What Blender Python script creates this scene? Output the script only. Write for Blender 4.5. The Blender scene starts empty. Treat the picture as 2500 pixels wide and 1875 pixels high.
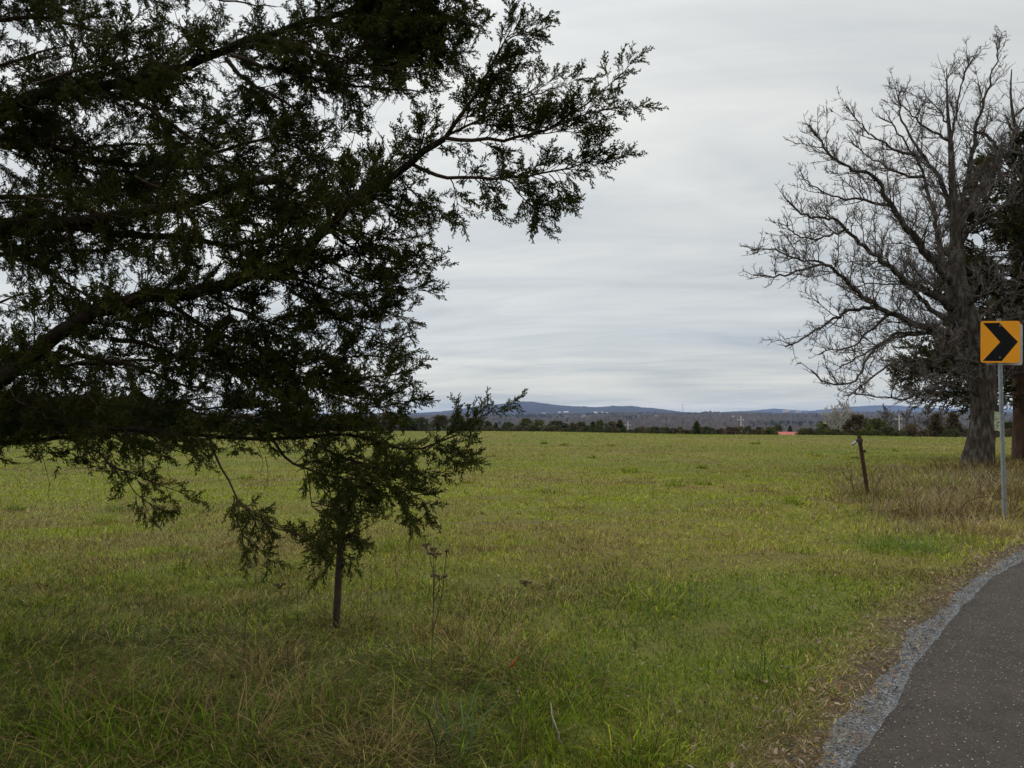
import bpy, math, random
import numpy as np
from mathutils import Vector

random.seed(7)
RNG = np.random.default_rng(11)
R = math.radians
C = bpy.context.scene.collection
SC = bpy.context.scene

# ------------------------------------------------------------------ camera
EYE = 1.6
F_PX = 1962.0                       # focal length in photo pixels (photo 2500 x 1875)
HORIZON = 1034.0
PITCH = math.atan((HORIZON - 937.5) / F_PX)
cam_data = bpy.data.cameras.new('camera')
cam_data.sensor_width = 36.0
cam_data.lens = F_PX / 2500.0 * 36.0
cam_data.clip_start = 0.1
cam_data.clip_end = 60000.0
cam = bpy.data.objects.new('camera', cam_data)
C.objects.link(cam)
cam.location = (0, 0, EYE)
cam.rotation_euler = (R(90) + PITCH, 0, 0)
SC.camera = cam

# ------------------------------------------------------------------ world: overcast sky
SUN_EL, SUN_AZ = R(48), R(-25)      # azimuth measured from +Y towards +X
w = bpy.data.worlds.new('World')
SC.world = w
w.use_nodes = True
nt = w.node_tree
nt.nodes.clear()
N = nt.nodes.new
L = nt.links.new


def mathn(tree, op, a, b=None, clamp=False):
    n = tree.nodes.new('ShaderNodeMath')
    n.operation = op
    n.use_clamp = clamp
    for i, v in enumerate((a, b)):
        if v is None:
            continue
        if isinstance(v, (int, float)):
            n.inputs[i].default_value = v
        else:
            tree.links.new(v, n.inputs[i])
    return n.outputs[0]


def mixc(tree, fac, a, b, mode='MIX'):
    n = tree.nodes.new('ShaderNodeMix')
    n.data_type = 'RGBA'
    n.blend_type = mode
    for sock, v in ((n.inputs[0], fac), (n.inputs[6], a), (n.inputs[7], b)):
        if isinstance(v, (int, float)):
            sock.default_value = v
        elif isinstance(v, tuple):
            sock.default_value = (*v, 1)
        else:
            tree.links.new(v, sock)
    return n.outputs[2]


def ramp(tree, fac, stops, interp='LINEAR'):
    n = tree.nodes.new('ShaderNodeValToRGB')
    n.color_ramp.interpolation = interp
    e = n.color_ramp.elements
    while len(e) < len(stops):
        e.new(0.5)
    for el, (p, c) in zip(e, stops):
        el.position = p
        el.color = (*c, 1) if len(c) == 3 else c
    tree.links.new(fac, n.inputs[0])
    return n.outputs[0]


def noise(tree, vec, scale, detail=4, rough=0.5, dist=0.0):
    n = tree.nodes.new('ShaderNodeTexNoise')
    n.inputs['Scale'].default_value = scale
    n.inputs['Detail'].default_value = detail
    n.inputs['Roughness'].default_value = rough
    n.inputs['Distortion'].default_value = dist
    if vec is not None:
        tree.links.new(vec, n.inputs['Vector'])
    return n.outputs['Fac']


tc = N('ShaderNodeTexCoord')
sep = N('ShaderNodeSeparateXYZ')
L(tc.outputs['Generated'], sep.inputs[0])
sx, sy, sz = sep.outputs
zc = mathn(nt, 'MAXIMUM', sz, 0.0)
den = mathn(nt, 'ADD', zc, 0.085)
px = mathn(nt, 'DIVIDE', sx, den)
py = mathn(nt, 'DIVIDE', sy, den)
comb = N('ShaderNodeCombineXYZ')
L(mathn(nt, 'MULTIPLY', px, 0.62), comb.inputs[0])
L(py, comb.inputs[1])
cl1 = noise(nt, comb.outputs[0], 0.62, 5, 0.55, 0.6)
comb2 = N('ShaderNodeCombineXYZ')
L(mathn(nt, 'MULTIPLY', px, 0.42), comb2.inputs[0])
L(mathn(nt, 'ADD', py, mathn(nt, 'MULTIPLY', px, 0.22)), comb2.inputs[1])
cl2 = noise(nt, comb2.outputs[0], 1.9, 6, 0.62, 1.6)
cl = mathn(nt, 'ADD', mathn(nt, 'MULTIPLY', cl1, 0.70), mathn(nt, 'MULTIPLY', cl2, 0.30))
bright = ramp(nt, cl, [(0.34, (0.46, 0.505, 0.545)), (0.44, (0.60, 0.63, 0.645)), (0.53, (0.71, 0.725, 0.715)), (0.66, (0.85, 0.85, 0.82))])
# CIE-overcast brightening towards the zenith, pale warm strip low down
elev = ramp(nt, zc, [(0.0, (1.12, 1.08, 0.95)), (0.04, (1.09, 1.06, 0.96)), (0.105, (0.93, 0.95, 0.965)), (0.24, (1.0, 1.0, 0.99)), (0.46, (1.03, 1.025, 1.01)), (0.62, (1.7, 1.69, 1.66)), (1.0, (3.1, 3.05, 3.0))])
cloudc = mixc(nt, 1.0, bright, elev, 'MULTIPLY')
# the cloud sheet is brighter round the hidden sun
dp = N('ShaderNodeVectorMath')
dp.operation = 'DOT_PRODUCT'
L(tc.outputs['Generated'], dp.inputs[0])
dp.inputs[1].default_value = (math.cos(SUN_EL) * math.sin(SUN_AZ), math.cos(SUN_EL) * math.cos(SUN_AZ), math.sin(SUN_EL))
glow = mathn(nt, 'MULTIPLY', mathn(nt, 'POWER', mathn(nt, 'MAXIMUM', dp.outputs['Value'], 0.0), 4.0), 0.42)
gl = N('ShaderNodeCombineColor')
gfac = mathn(nt, 'ADD', glow, 0.94)
for i_ in range(3):
    L(gfac, gl.inputs[i_])
cloudc = mixc(nt, 1.0, cloudc, gl.outputs[0], 'MULTIPLY')
sky = N('ShaderNodeTexSky')
sky.sky_type = 'NISHITA'
sky.sun_disc = False
sky.sun_elevation = SUN_EL
sky.sun_rotation = SUN_AZ
skyc = mixc(nt, 1.0, sky.outputs[0], (0.1, 0.1, 0.1), 'MULTIPLY')
bg = N('ShaderNodeBackground')
L(mixc(nt, 0.95, skyc, cloudc), bg.inputs[0])
bg.inputs[1].default_value = 1.0
out = N('ShaderNodeOutputWorld')
L(bg.outputs[0], out.inputs[0])

sl = bpy.data.lights.new('sun', 'SUN')
sl.energy = 1.5
sl.angle = R(25)
sl.color = (1.0, 0.96, 0.9)
sun = bpy.data.objects.new('sun', sl)
C.objects.link(sun)
sdir = Vector((math.cos(SUN_EL) * math.sin(SUN_AZ), math.cos(SUN_EL) * math.cos(SUN_AZ), math.sin(SUN_EL)))
sun.rotation_euler = sdir.to_track_quat('Z', 'Y').to_euler()

SC.view_settings.view_transform = 'Standard'
SC.view_settings.look = 'None'
SC.view_settings.exposure = 0.0
SC.view_settings.gamma = 1.0
SC.render.engine = 'CYCLES'
SC.cycles.max_bounces = 5
SC.cycles.diffuse_bounces = 3
SC.cycles.transmission_bounces = 3
SC.cycles.volume_bounces = 0

# ------------------------------------------------------------------ helpers


def ray(x, y):
    """unit-forward direction of a photo pixel"""
    u, v = (x - 1250.0) / F_PX, (937.5 - y) / F_PX
    cp, sp = math.cos(PITCH), math.sin(PITCH)
    return np.array((u, cp - sp * v, sp + cp * v))


def at(x, y, depth):
    d = ray(x, y)
    return np.array((0, 0, EYE)) + d * (depth / d[1])


def _hash(ix, iy, seed):
    h = (ix.astype(np.int64) * 374761393 + iy.astype(np.int64) * 668265263 + seed * 982451653) & 0x7fffffff
    h = ((h ^ (h >> 13)) * 1274126177) & 0x7fffffff
    h = h ^ (h >> 16)
    return (h & 0xffff) / 65535.0


def vnoise(x, y, seed=0):
    x, y = np.asarray(x, float), np.asarray(y, float)
    ix, iy = np.floor(x), np.floor(y)
    fx, fy = x - ix, y - iy
    fx, fy = fx * fx * (3 - 2 * fx), fy * fy * (3 - 2 * fy)
    a, b = _hash(ix, iy, seed), _hash(ix + 1, iy, seed)
    c, d = _hash(ix, iy + 1, seed), _hash(ix + 1, iy + 1, seed)
    return (a * (1 - fx) + b * fx) * (1 - fy) + (c * (1 - fx) + d * fx) * fy


def fbm(x, y, seed=0, octs=4):
    s, amp, tot = 0.0, 1.0, 0.0
    for o in range(octs):
        s = s + amp * vnoise(x * 2 ** o + 17.3 * o, y * 2 ** o - 9.1 * o, seed + o)
        tot += amp
        amp *= 0.5
    return s / tot


def sstep(a, b, x):
    t = np.clip((np.asarray(x, float) - a) / (b - a), 0, 1)
    return t * t * (3 - 2 * t)


def link(name, mesh, parent=None):
    o = bpy.data.objects.new(name, mesh)
    C.objects.link(o)
    if parent:
        o.parent = parent
    return o


def tag(o, label=None, cat=None, group=None, kind=None):
    for k, v in (('label', label), ('category', cat), ('group', group), ('kind', kind)):
        if v:
            o[k] = v
    return o


def empty(name, loc, label, cat, group=None):
    o = bpy.data.objects.new(name, None)
    o.location = [float(v) for v in loc]
    o.empty_display_size = 0.2
    C.objects.link(o)
    return tag(o, label, cat, group)


def np_mesh(name, verts, faces, mat, parent=None, smooth=False, col=None, origin=None):
    """faces: list of (m,k) int arrays (all faces of a block share k)"""
    verts = np.asarray(verts, np.float32)
    if origin is not None:
        verts = verts - np.asarray(origin, np.float32)
    me = bpy.data.meshes.new(name)
    me.vertices.add(len(verts))
    me.vertices.foreach_set('co', verts.ravel())
    faces = [np.asarray(f, np.int32) for f in faces if len(f)]
    nl = sum(f.size for f in faces)
    npoly = sum(len(f) for f in faces)
    me.loops.add(nl)
    me.loops.foreach_set('vertex_index', np.concatenate([f.ravel() for f in faces]))
    me.polygons.add(npoly)
    tot = np.concatenate([np.full(len(f), f.shape[1], np.int32) for f in faces])
    start = np.concatenate([[0], np.cumsum(tot)[:-1]]).astype(np.int32)
    me.polygons.foreach_set('loop_start', start)
    me.polygons.foreach_set('loop_total', tot)
    if smooth:
        me.polygons.foreach_set('use_smooth', np.ones(npoly, bool))
    if col is not None:
        a = me.attributes.new('Col', 'FLOAT_COLOR', 'POINT')
        cc = np.ones((len(verts), 4), np.float32)
        cc[:, :3] = col
        a.data.foreach_set('color', cc.ravel())
    me.update(calc_edges=True)
    me.materials.append(mat)
    o = link(name, me, parent)
    return o


class MB:
    """collects small shapes into one mesh"""

    def __init__(self):
        self.v, self.f = [], []

    def add(self, vs, fs):
        b = len(self.v)
        self.v += [tuple(float(c) for c in p) for p in vs]
        self.f += [tuple(i + b for i in q) for q in fs]

    def box(self, c, s, rot=None):
        x, y, z = s[0] / 2, s[1] / 2, s[2] / 2
        vs = [Vector((sx_ * x, sy_ * y, sz_ * z)) for sz_ in (-1, 1) for sy_ in (-1, 1) for sx_ in (-1, 1)]
        if rot is not None:
            vs = [rot @ v for v in vs]
        self.add([v + Vector(c) for v in vs], [(0, 2, 3, 1), (4, 5, 7, 6), (0, 1, 5, 4), (2, 6, 7, 3), (0, 4, 6, 2), (1, 3, 7, 5)])

    def tube(self, pts, rad, n=8, caps=True):
        pts = [Vector([float(c) for c in p]) for p in pts]
        rings = []
        for i, p in enumerate(pts):
            t = (pts[min(i + 1, len(pts) - 1)] - pts[max(i - 1, 0)]).normalized()
            ref = Vector((0, 0, 1)) if abs((pts[-1] - pts[0]).normalized().z) < 0.85 else Vector((1, 0, 0))
            u = t.cross(ref).normalized()
            v = t.cross(u)
            r = rad[i] if hasattr(rad, '__len__') else rad
            rings.append([p + (u * math.cos(a) + v * math.sin(a)) * r for a in (2 * math.pi * k / n for k in range(n))])
        vs = [q for rg in rings for q in rg]
        fs = []
        for i in range(len(pts) - 1):
            for k in range(n):
                k2 = (k + 1) % n
                fs.append((i * n + k, i * n + k2, (i + 1) * n + k2, (i + 1) * n + k))
        if caps:
            fs.append(tuple(range(n)))
            fs.append(tuple(range((len(pts) - 1) * n, len(pts) * n)))
        self.add(vs, fs)

    def build(self, name, mat, parent=None, smooth=False, bevel=0):
        me = bpy.data.meshes.new(name)
        me.from_pydata(self.v, [], self.f)
        if smooth:
            for p in me.polygons:
                p.use_smooth = True
        me.update()
        me.materials.append(mat)
        o = link(name, me, parent)
        if bevel:
            m = o.modifiers.new('b', 'BEVEL')
            m.width = bevel
            m.segments = 2
        return o


class Tubes:
    """many tapered tubes, built vectorised per point count"""

    def __init__(self):
        self.g = {}

    def add(self, pts, rad, sides):
        self.g.setdefault((len(pts), sides), []).append((np.asarray(pts, float), np.asarray(rad, float)))

    def arrays(self):
        V, Fq, base = [], [], 0
        for (n, s), lst in self.g.items():
            P = np.stack([a for a, _ in lst])
            Rr = np.stack([b for _, b in lst])
            T = np.empty_like(P)
            T[:, 1:-1] = P[:, 2:] - P[:, :-2]
            T[:, 0] = P[:, 1] - P[:, 0]
            T[:, -1] = P[:, -1] - P[:, -2]
            T /= np.linalg.norm(T, axis=2, keepdims=True) + 1e-9
            ch = P[:, -1] - P[:, 0]
            ch /= np.linalg.norm(ch, axis=1, keepdims=True) + 1e-9
            ref = np.where((np.abs(ch[:, 2]) < 0.8)[:, None], np.array([[0, 0, 1.0]]), np.array([[1.0, 0, 0]]))
            U = np.cross(T, ref[:, None, :])
            U /= np.linalg.norm(U, axis=2, keepdims=True) + 1e-9
            W = np.cross(T, U)
            a = np.arange(s) * 2 * np.pi / s
            ring = P[:, :, None, :] + Rr[:, :, None, None] * (U[:, :, None, :] * np.cos(a)[None, None, :, None] + W[:, :, None, :] * np.sin(a)[None, None, :, None])
            m = len(lst)
            V.append(ring.reshape(-1, 3))
            idx = base + np.arange(m * n * s).reshape(m, n, s)
            q = np.stack([idx[:, :-1], np.roll(idx, -1, 2)[:, :-1], np.roll(idx, -1, 2)[:, 1:], idx[:, 1:]], -1)
            Fq.append(q.reshape(-1, 4))
            base += m * n * s
        return np.concatenate(V), [np.concatenate(Fq)]

    def build(self, name, mat, parent=None, origin=None):
        if not self.g:
            return None
        v, f = self.arrays()
        return np_mesh(name, v, f, mat, parent, smooth=True, origin=origin)


# ------------------------------------------------------------------ materials


def new_mat(name):
    m = bpy.data.materials.new(name)
    m.use_nodes = True
    t = m.node_tree
    b = t.nodes['Principled BSDF']
    return m, t, b


def objco(t):
    n = t.nodes.new('ShaderNodeTexCoord')
    return n.outputs['Object']


def geopos(t):
    n = t.nodes.new('ShaderNodeNewGeometry')
    return n.outputs['Position']


def scaled(t, vec, s):
    n = t.nodes.new('ShaderNodeVectorMath')
    n.operation = 'MULTIPLY'
    n.inputs[1].default_value = s
    t.links.new(vec, n.inputs[0])
    return n.outputs[0]


def bump(t, b, h, strength=0.5, dist=0.02):
    n = t.nodes.new('ShaderNodeBump')
    n.inputs['Strength'].default_value = strength
    n.inputs['Distance'].default_value = dist
    t.links.new(h, n.inputs['Height'])
    t.links.new(n.outputs[0], b.inputs['Normal'])


def noisy_mat(name, stops, scale, rough=0.8, bumps=0.4, bdist=0.02, stretch=(1, 1, 1), detail=5, spec=0.3, metal=0.0):
    m, t, b = new_mat(name)
    v = scaled(t, objco(t), stretch)
    f = noise(t, v, scale, detail, 0.6)
    t.links.new(ramp(t, f, stops), b.inputs['Base Color'])
    b.inputs['Roughness'].default_value = rough
    b.inputs['Specular IOR Level'].default_value = spec
    b.inputs['Metallic'].default_value = metal
    if bumps:
        bump(t, b, noise(t, v, scale * 2.3, 4, 0.6), bumps, bdist)
    return m


def leaf_mat(name, c1, c2, scale, trans=0.25, rough=0.55, attr=False, spec=0.3):
    """thin two-sided leaf or blade: diffuse + a little translucency"""
    m, t, b = new_mat(name)
    if attr:
        a = t.nodes.new('ShaderNodeAttribute')
        a.attribute_name = 'Col'
        colr = a.outputs['Color']
    else:
        f = noise(t, geopos(t), scale, 3, 0.6)
        colr = ramp(t, f, [(0.36, c1), (0.64, c2)])
    t.links.new(colr, b.inputs['Base Color'])
    b.inputs['Roughness'].default_value = rough
    b.inputs['Specular IOR Level'].default_value = spec
    tr = t.nodes.new('ShaderNodeBsdfTranslucent')
    t.links.new(colr, tr.inputs[0])
    mx = t.nodes.new('ShaderNodeMixShader')
    mx.inputs[0].default_value = trans
    t.links.new(b.outputs[0], mx.inputs[1])
    t.links.new(tr.outputs[0], mx.inputs[2])
    t.links.new(mx.outputs[0], t.nodes['Material Output'].inputs[0])
    return m


M = {}
M['cedar_bark'] = noisy_mat('cedar_bark', [(0.35, (0.011, 0.008, 0.006)), (0.65, (0.032, 0.024, 0.018))], 14, 0.95, 0.6, 0.015, (1, 1, 0.35), spec=0.05)
M['twig'] = noisy_mat('twig', [(0.35, (0.022, 0.014, 0.010)), (0.65, (0.060, 0.040, 0.027))], 30, 0.9, 0, spec=0.08)
M['cut_wood'] = noisy_mat('cut_wood', [(0.35, (0.30, 0.22, 0.13)), (0.65, (0.42, 0.33, 0.2))], 20, 0.8, 0)
M['cedar_leaf'] = leaf_mat('cedar_leaf', (0.022, 0.032, 0.006), (0.062, 0.066, 0.013), 3.0, 0.12, 0.7, spec=0.06)
M['cedar_leaf_far'] = leaf_mat('cedar_leaf_far', (0.034, 0.042, 0.013), (0.092, 0.074, 0.028), 0.8, 0.1, 0.7, spec=0.06)
M['grey_bark'] = noisy_mat('grey_bark', [(0.34, (0.026, 0.021, 0.017)), (0.50, (0.062, 0.051, 0.043)), (0.70, (0.135, 0.128, 0.105))], 9.0, 0.95, 1.0, 0.08, (1, 1, 0.28), spec=0.05)
M['grey_twig'] = noisy_mat('grey_twig', [(0.35, (0.085, 0.07, 0.065)), (0.65, (0.17, 0.15, 0.14))], 2.0, 0.8, 0, spec=0.15)
M['red_bark'] = noisy_mat('red_bark', [(0.35, (0.05, 0.028, 0.018)), (0.65, (0.15, 0.085, 0.055))], 5, 0.9, 0.6, 0.03, (1, 1, 0.25))
M['rust'] = noisy_mat('rust', [(0.3, (0.025, 0.014, 0.010)), (0.55, (0.06, 0.028, 0.018)), (0.75, (0.10, 0.042, 0.024))], 25, 0.85, 0.5, 0.004)
M['rust_brown'] = noisy_mat('rust_brown', [(0.3, (0.024, 0.015, 0.011)), (0.6, (0.060, 0.036, 0.024)), (0.8, (0.095, 0.055, 0.036))], 22, 0.8, 0.4, 0.004)
M['galv'] = noisy_mat('galvanised', [(0.3, (0.17, 0.19, 0.20)), (0.7, (0.28, 0.30, 0.31))], 18, 0.55, 0.1, 0.002, metal=0.2)
M['alu'] = noisy_mat('aluminium_back', [(0.3, (0.34, 0.35, 0.35)), (0.7, (0.45, 0.46, 0.46))], 9, 0.5, 0.05, 0.002, metal=0.3)
M['sign_yellow'] = noisy_mat('sign_yellow', [(0.3, (0.74, 0.285, 0.003)), (0.7, (0.82, 0.325, 0.004))], 3, 0.42, 0.03, 0.001)
M['sign_black'] = noisy_mat('sign_black', [(0.3, (0.006, 0.006, 0.007)), (0.7, (0.011, 0.011, 0.012))], 8, 0.6, 0.03, 0.001, spec=0.08)
M['black_plastic'] = noisy_mat('black_plastic', [(0.3, (0.01, 0.01, 0.01)), (0.7, (0.02, 0.02, 0.02))], 30, 0.5, 0)
M['wire'] = noisy_mat('wire', [(0.3, (0.10, 0.105, 0.11)), (0.7, (0.17, 0.175, 0.18))], 20, 0.6, 0, metal=0.3)
M['white_paint'] = noisy_mat('white_paint', [(0.3, (0.62, 0.62, 0.6)), (0.7, (0.78, 0.78, 0.76))], 0.4, 0.7, 0)
M['farm_wall'] = noisy_mat('farm_wall', [(0.3, (0.40, 0.40, 0.40)), (0.7, (0.54, 0.54, 0.53))], 0.4, 0.7, 0)
M['grey_roof'] = noisy_mat('grey_roof', [(0.3, (0.2, 0.2, 0.21)), (0.7, (0.32, 0.32, 0.33))], 0.4, 0.7, 0)
M['red_roof'] = noisy_mat('red_roof', [(0.3, (0.27, 0.060, 0.046)), (0.7, (0.34, 0.082, 0.062))], 0.6, 0.6, 0)
M['pole_wood'] = noisy_mat('pole_wood', [(0.3, (0.40, 0.385, 0.36)), (0.7, (0.55, 0.53, 0.50))], 2, 0.85, 0.2, 0.01)
M['weed_dry'] = noisy_mat('weed_dry', [(0.3, (0.035, 0.022, 0.014)), (0.7, (0.085, 0.055, 0.035))], 40, 0.9, 0)
M['grass'] = leaf_mat('grass_blade', None, None, 1, 0.22, 0.6, attr=True, spec=0.04)
M['litter'] = leaf_mat('leaf_litter', None, None, 1, 0.1, 0.7, attr=True)
M['woods'] = leaf_mat('far_woods', None, None, 1, 0.1, 0.9, attr=True, spec=0.1)

# ------------------------------------------------------------------ terrain heights
EDGE_D = np.array([-60, -14, -8, -4, 0, 2.0, 3.73, 4.45, 5.55, 6.88, 8.58, 10.4, 13.0, 16.5, 21, 28, 40.0])
EDGE_X = np.array([-8, -6.0, -4.6, -2.9, -0.95, 0.3, 1.42, 1.93, 2.69, 3.65, 5.03, 6.70, 9.6, 14, 22, 40, 90.0])


def edge_x(d):
    return np.interp(d, EDGE_D, EDGE_X)


def road_gap(x, y):
    """approximate distance left of the asphalt edge, metres (positive on the grass side)"""
    x, y = np.asarray(x, float), np.asarray(y, float)
    e = 0.15
    sl_ = (edge_x(y + e) - edge_x(y - e)) / (2 * e)
    return (edge_x(y) - x) / np.sqrt(1 + sl_ ** 2)


def brow(u):
    return np.interp(u, [-1.2, -0.64, -0.3, -0.04, 0.13, 0.28, 0.36, 0.6, 1.2], [120, 128, 150, 170, 140, 112, 104, 92, 90])


def ground_z(x, y):
    x, y = np.asarray(x, float), np.asarray(y, float)
    r = np.hypot(x, y)
    u = x / np.maximum(y, 1e-3)
    u = np.where(y > 0.2 * np.abs(x), np.clip(u, -3, 3), np.sign(x) * 3)
    b = brow(u)
    over = np.maximum(y - b, 0) * (y > 0)
    z = -26 * (1 - np.exp(-over * 0.0013)) - 1.5 * (1 - np.exp(-over * 0.022))
    z = z - 0.0011 * np.maximum(over, 0) * 0
    g = road_gap(x, y)
    offroad = sstep(0.3, 2.5, g)
    bumps_ = (fbm(x * 0.55, y * 0.55, 3, 3) - 0.5) * (0.16 + 0.44 * sstep(8.5, 5, r) * sstep(1.5, -0.5, x)) + (fbm(x * 2.4, y * 2.4, 5, 2) - 0.5) * 0.05
    near = 1 - sstep(30, 120, r)
    z = z + bumps_ * offroad * (0.35 + 0.65 * near) * (r < 400)
    z = z + (fbm(x * 0.03, y * 0.03, 8, 3) - 0.5) * 0.5 * sstep(25, 70, r) * (1 - sstep(300, 500, r))
    return z


def on_ground(x, y):
    """photo pixel -> point where its ray meets the ground"""
    d = ray(x, y)
    t = np.geomspace(1.5, 900, 6000) / d[1]
    P = np.array((0, 0, EYE)) + d[None, :] * t[:, None]
    below = np.nonzero(P[:, 2] <= ground_z(P[:, 0], P[:, 1]))[0]
    return P[below[0]] if len(below) else P[-1]


# ------------------------------------------------------------------ ground sheet
def ground_material():
    m, t, b = new_mat('field_ground')
    p = geopos(t)
    flat = scaled(t, p, (1, 1, 0))
    big = noise(t, scaled(t, flat, (0.5, 1, 1)), 0.07, 5, 0.6)
    mid = noise(t, scaled(t, flat, (0.6, 1, 1)), 0.9, 5, 0.65)
    fine = noise(t, flat, 14, 5, 0.7)
    c = ramp(t, big, [(0.36, (0.085, 0.11, 0.014)), (0.5, (0.13, 0.13, 0.022)), (0.64, (0.17, 0.14, 0.036))])
    c = mixc(t, mathn(t, 'MULTIPLY', ramp(t, mid, [(0.42, (0, 0, 0)), (0.66, (1, 1, 1))]), 0.6), c, (0.085, 0.065, 0.03))
    c = mixc(t, mathn(t, 'MULTIPLY', fine, 0.45), c, (0.05, 0.042, 0.018))
    at_ = t.nodes.new('ShaderNodeAttribute')
    at_.attribute_name = 'Col'
    c = mixc(t, mathn(t, 'MULTIPLY', at_.outputs['Fac'], 1.0), c, mixc(t, fine, (0.035, 0.026, 0.015), (0.12, 0.088, 0.052)))
    t.links.new(c, b.inputs['Base Color'])
    b.inputs['Roughness'].default_value = 0.95
    b.inputs['Specular IOR Level'].default_value = 0.1
    bump(t, b, fine, 0.8, 0.05)
    return m


M['ground'] = ground_material()
az = np.concatenate([np.linspace(-50, 50, 401)[:-1], np.linspace(50, 310, 66)[:-1]])
azr = np.radians(az)
rr = np.concatenate([[0.3], np.geomspace(0.8, 20, 110), np.geomspace(20.6, 600, 110), np.geomspace(640, 20000, 40)])
gx = rr[:, None] * np.sin(azr)[None, :]
gy = rr[:, None] * np.cos(azr)[None, :]
gz = ground_z(gx, gy)
nr, na = gx.shape
gv = np.concatenate([np.stack([gx, gy, gz], -1).reshape(-1, 3), [[0, 0, 0]]])
idx = np.arange(nr * na).reshape(nr, na)
q = np.stack([idx[:-1], idx[1:], np.roll(idx, -1, 1)[1:], np.roll(idx, -1, 1)[:-1]], -1).reshape(-1, 4)[:, ::-1]
tri = np.stack([idx[0], np.roll(idx[0], -1), np.full(na, nr * na)], -1)[:, ::-1]
gap_ = road_gap(gv[:, 0], gv[:, 1])
barev = (1 - sstep(0.08, 0.6, gap_ + (fbm(gv[:, 0] * 2.0, gv[:, 1] * 2.0, 41, 3) - 0.5) * 1.0)) * (np.abs(gv[:, 1]) < 60)
g = np_mesh('ground', gv, [q, tri], M['ground'], smooth=True, col=np.repeat(barev[:, None], 3, 1))
tag(g, 'rolling winter pasture ground under the grass', None, kind='structure')

# ------------------------------------------------------------------ road


def road_strip(name, off0, off1, lift, mat, rag, seed, n_across, thick=0.0):
    d = np.concatenate([np.linspace(-30, 2.5, 60)[:-1], np.linspace(2.5, 15, 500)[:-1], np.linspace(15, 40, 90)])
    ex = edge_x(d)
    k = np.ones(9) / 9
    exs = np.convolve(np.pad(ex, 4, 'edge'), k, 'valid')
    tx, ty = np.gradient(exs), np.gradient(d)
    ln = np.hypot(tx, ty)
    nx, ny = ty / ln, -tx / ln                      # to the right of the edge
    lo = off0 + rag * (fbm(d * 1.3, d * 0 + seed, seed, 4) - 0.5) * 2 + rag * 0.5 * (vnoise(d * 9, d * 0, seed + 9) - 0.5)
    s = np.linspace(0, 1, n_across)
    off = lo[:, None] * (1 - s[None, :]) + off1 * s[None, :]
    X = exs[:, None] + nx[:, None] * off
    Y = d[:, None] + ny[:, None] * off
    Z = ground_z(X, Y) + lift
    Z[:, 0] -= lift + thick
    v = np.stack([X, Y, Z], -1).reshape(-1, 3)
    ii = np.arange(len(d) * n_across).reshape(len(d), n_across)
    f = np.stack([ii[:-1, :-1], ii[:-1, 1:], ii[1:, 1:], ii[1:, :-1]], -1).reshape(-1, 4)
    return np_mesh(name, v, [f], mat, smooth=True)


def asphalt_material():
    m, t, b = new_mat('asphalt')
    p = geopos(t)
    n1 = noise(t, p, 2.6, 6, 0.7)
    n2 = noise(t, p, 60, 4, 0.75)
    c = ramp(t, n1, [(0.35, (0.019, 0.0158, 0.0128)), (0.65, (0.038, 0.031, 0.025))])
    c = mixc(t, ramp(t, n2, [(0.40, (0, 0, 0)), (0.70, (0.75, 0.75, 0.75))]), c, (0.062, 0.051, 0.042))
    vo = t.nodes.new('ShaderNodeTexVoronoi')
    vo.inputs['Scale'].default_value = 72
    t.links.new(p, vo.inputs['Vector'])
    sp = t.nodes.new('ShaderNodeSeparateColor')
    t.links.new(vo.outputs['Color'], sp.inputs[0])
    pick = mathn(t, 'GREATER_THAN', sp.outputs[0], 0.50)
    size = mathn(t, 'MULTIPLY', mathn(t, 'POWER', sp.outputs[1], 2.0), 0.30)
    spot = mathn(t, 'MULTIPLY', pick, mathn(t, 'LESS_THAN', vo.outputs['Distance'], size))
    c = mixc(t, spot, c, mixc(t, sp.outputs[2], (0.12, 0.105, 0.09), (0.46, 0.44, 0.40)))
    t.links.new(c, b.inputs['Base Color'])
    b.inputs['Roughness'].default_value = 0.85
    b.inputs['Specular IOR Level'].default_value = 0.12
    bump(t, b, n2, 0.5, 0.008)
    return m


def gravel_material():
    m, t, b = new_mat('gravel')
    p = geopos(t)
    vo = t.nodes.new('ShaderNodeTexVoronoi')
    vo.inputs['Scale'].default_value = 95
    t.links.new(p, vo.inputs['Vector'])
    sp = t.nodes.new('ShaderNodeSeparateColor')
    t.links.new(vo.outputs['Color'], sp.inputs[0])
    c = ramp(t, sp.outputs[0], [(0.0, (0.032, 0.034, 0.038)), (0.5, (0.072, 0.077, 0.084)), (0.85, (0.125, 0.132, 0.14)), (1.0, (0.27, 0.275, 0.28))])
    c = mixc(t, ramp(t, noise(t, p, 3.0, 4, 0.7), [(0.46, (0, 0, 0)), (0.66, (0.85, 0.85, 0.85))]), c, (0.085, 0.066, 0.045))
    t.links.new(c, b.inputs['Base Color'])
    b.inputs['Roughness'].default_value = 0.8
    bump(t, b, vo.outputs['Distance'], 0.9, 0.012)
    return m


M['asphalt'] = asphalt_material()
M['gravel'] = gravel_material()
o = road_strip('gravel_shoulder', -0.085, 0.6, 0.010, M['gravel'], 0.085, 21, 10)
tag(o, 'blue grey gravel shoulder along the road edge', kind='structure')
o = road_strip('road', -0.025, 5.8, 0.024, M['asphalt'], 0.045, 33, 24)
tag(o, 'dark brown asphalt road with pale stone flecks', kind='structure')

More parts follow.
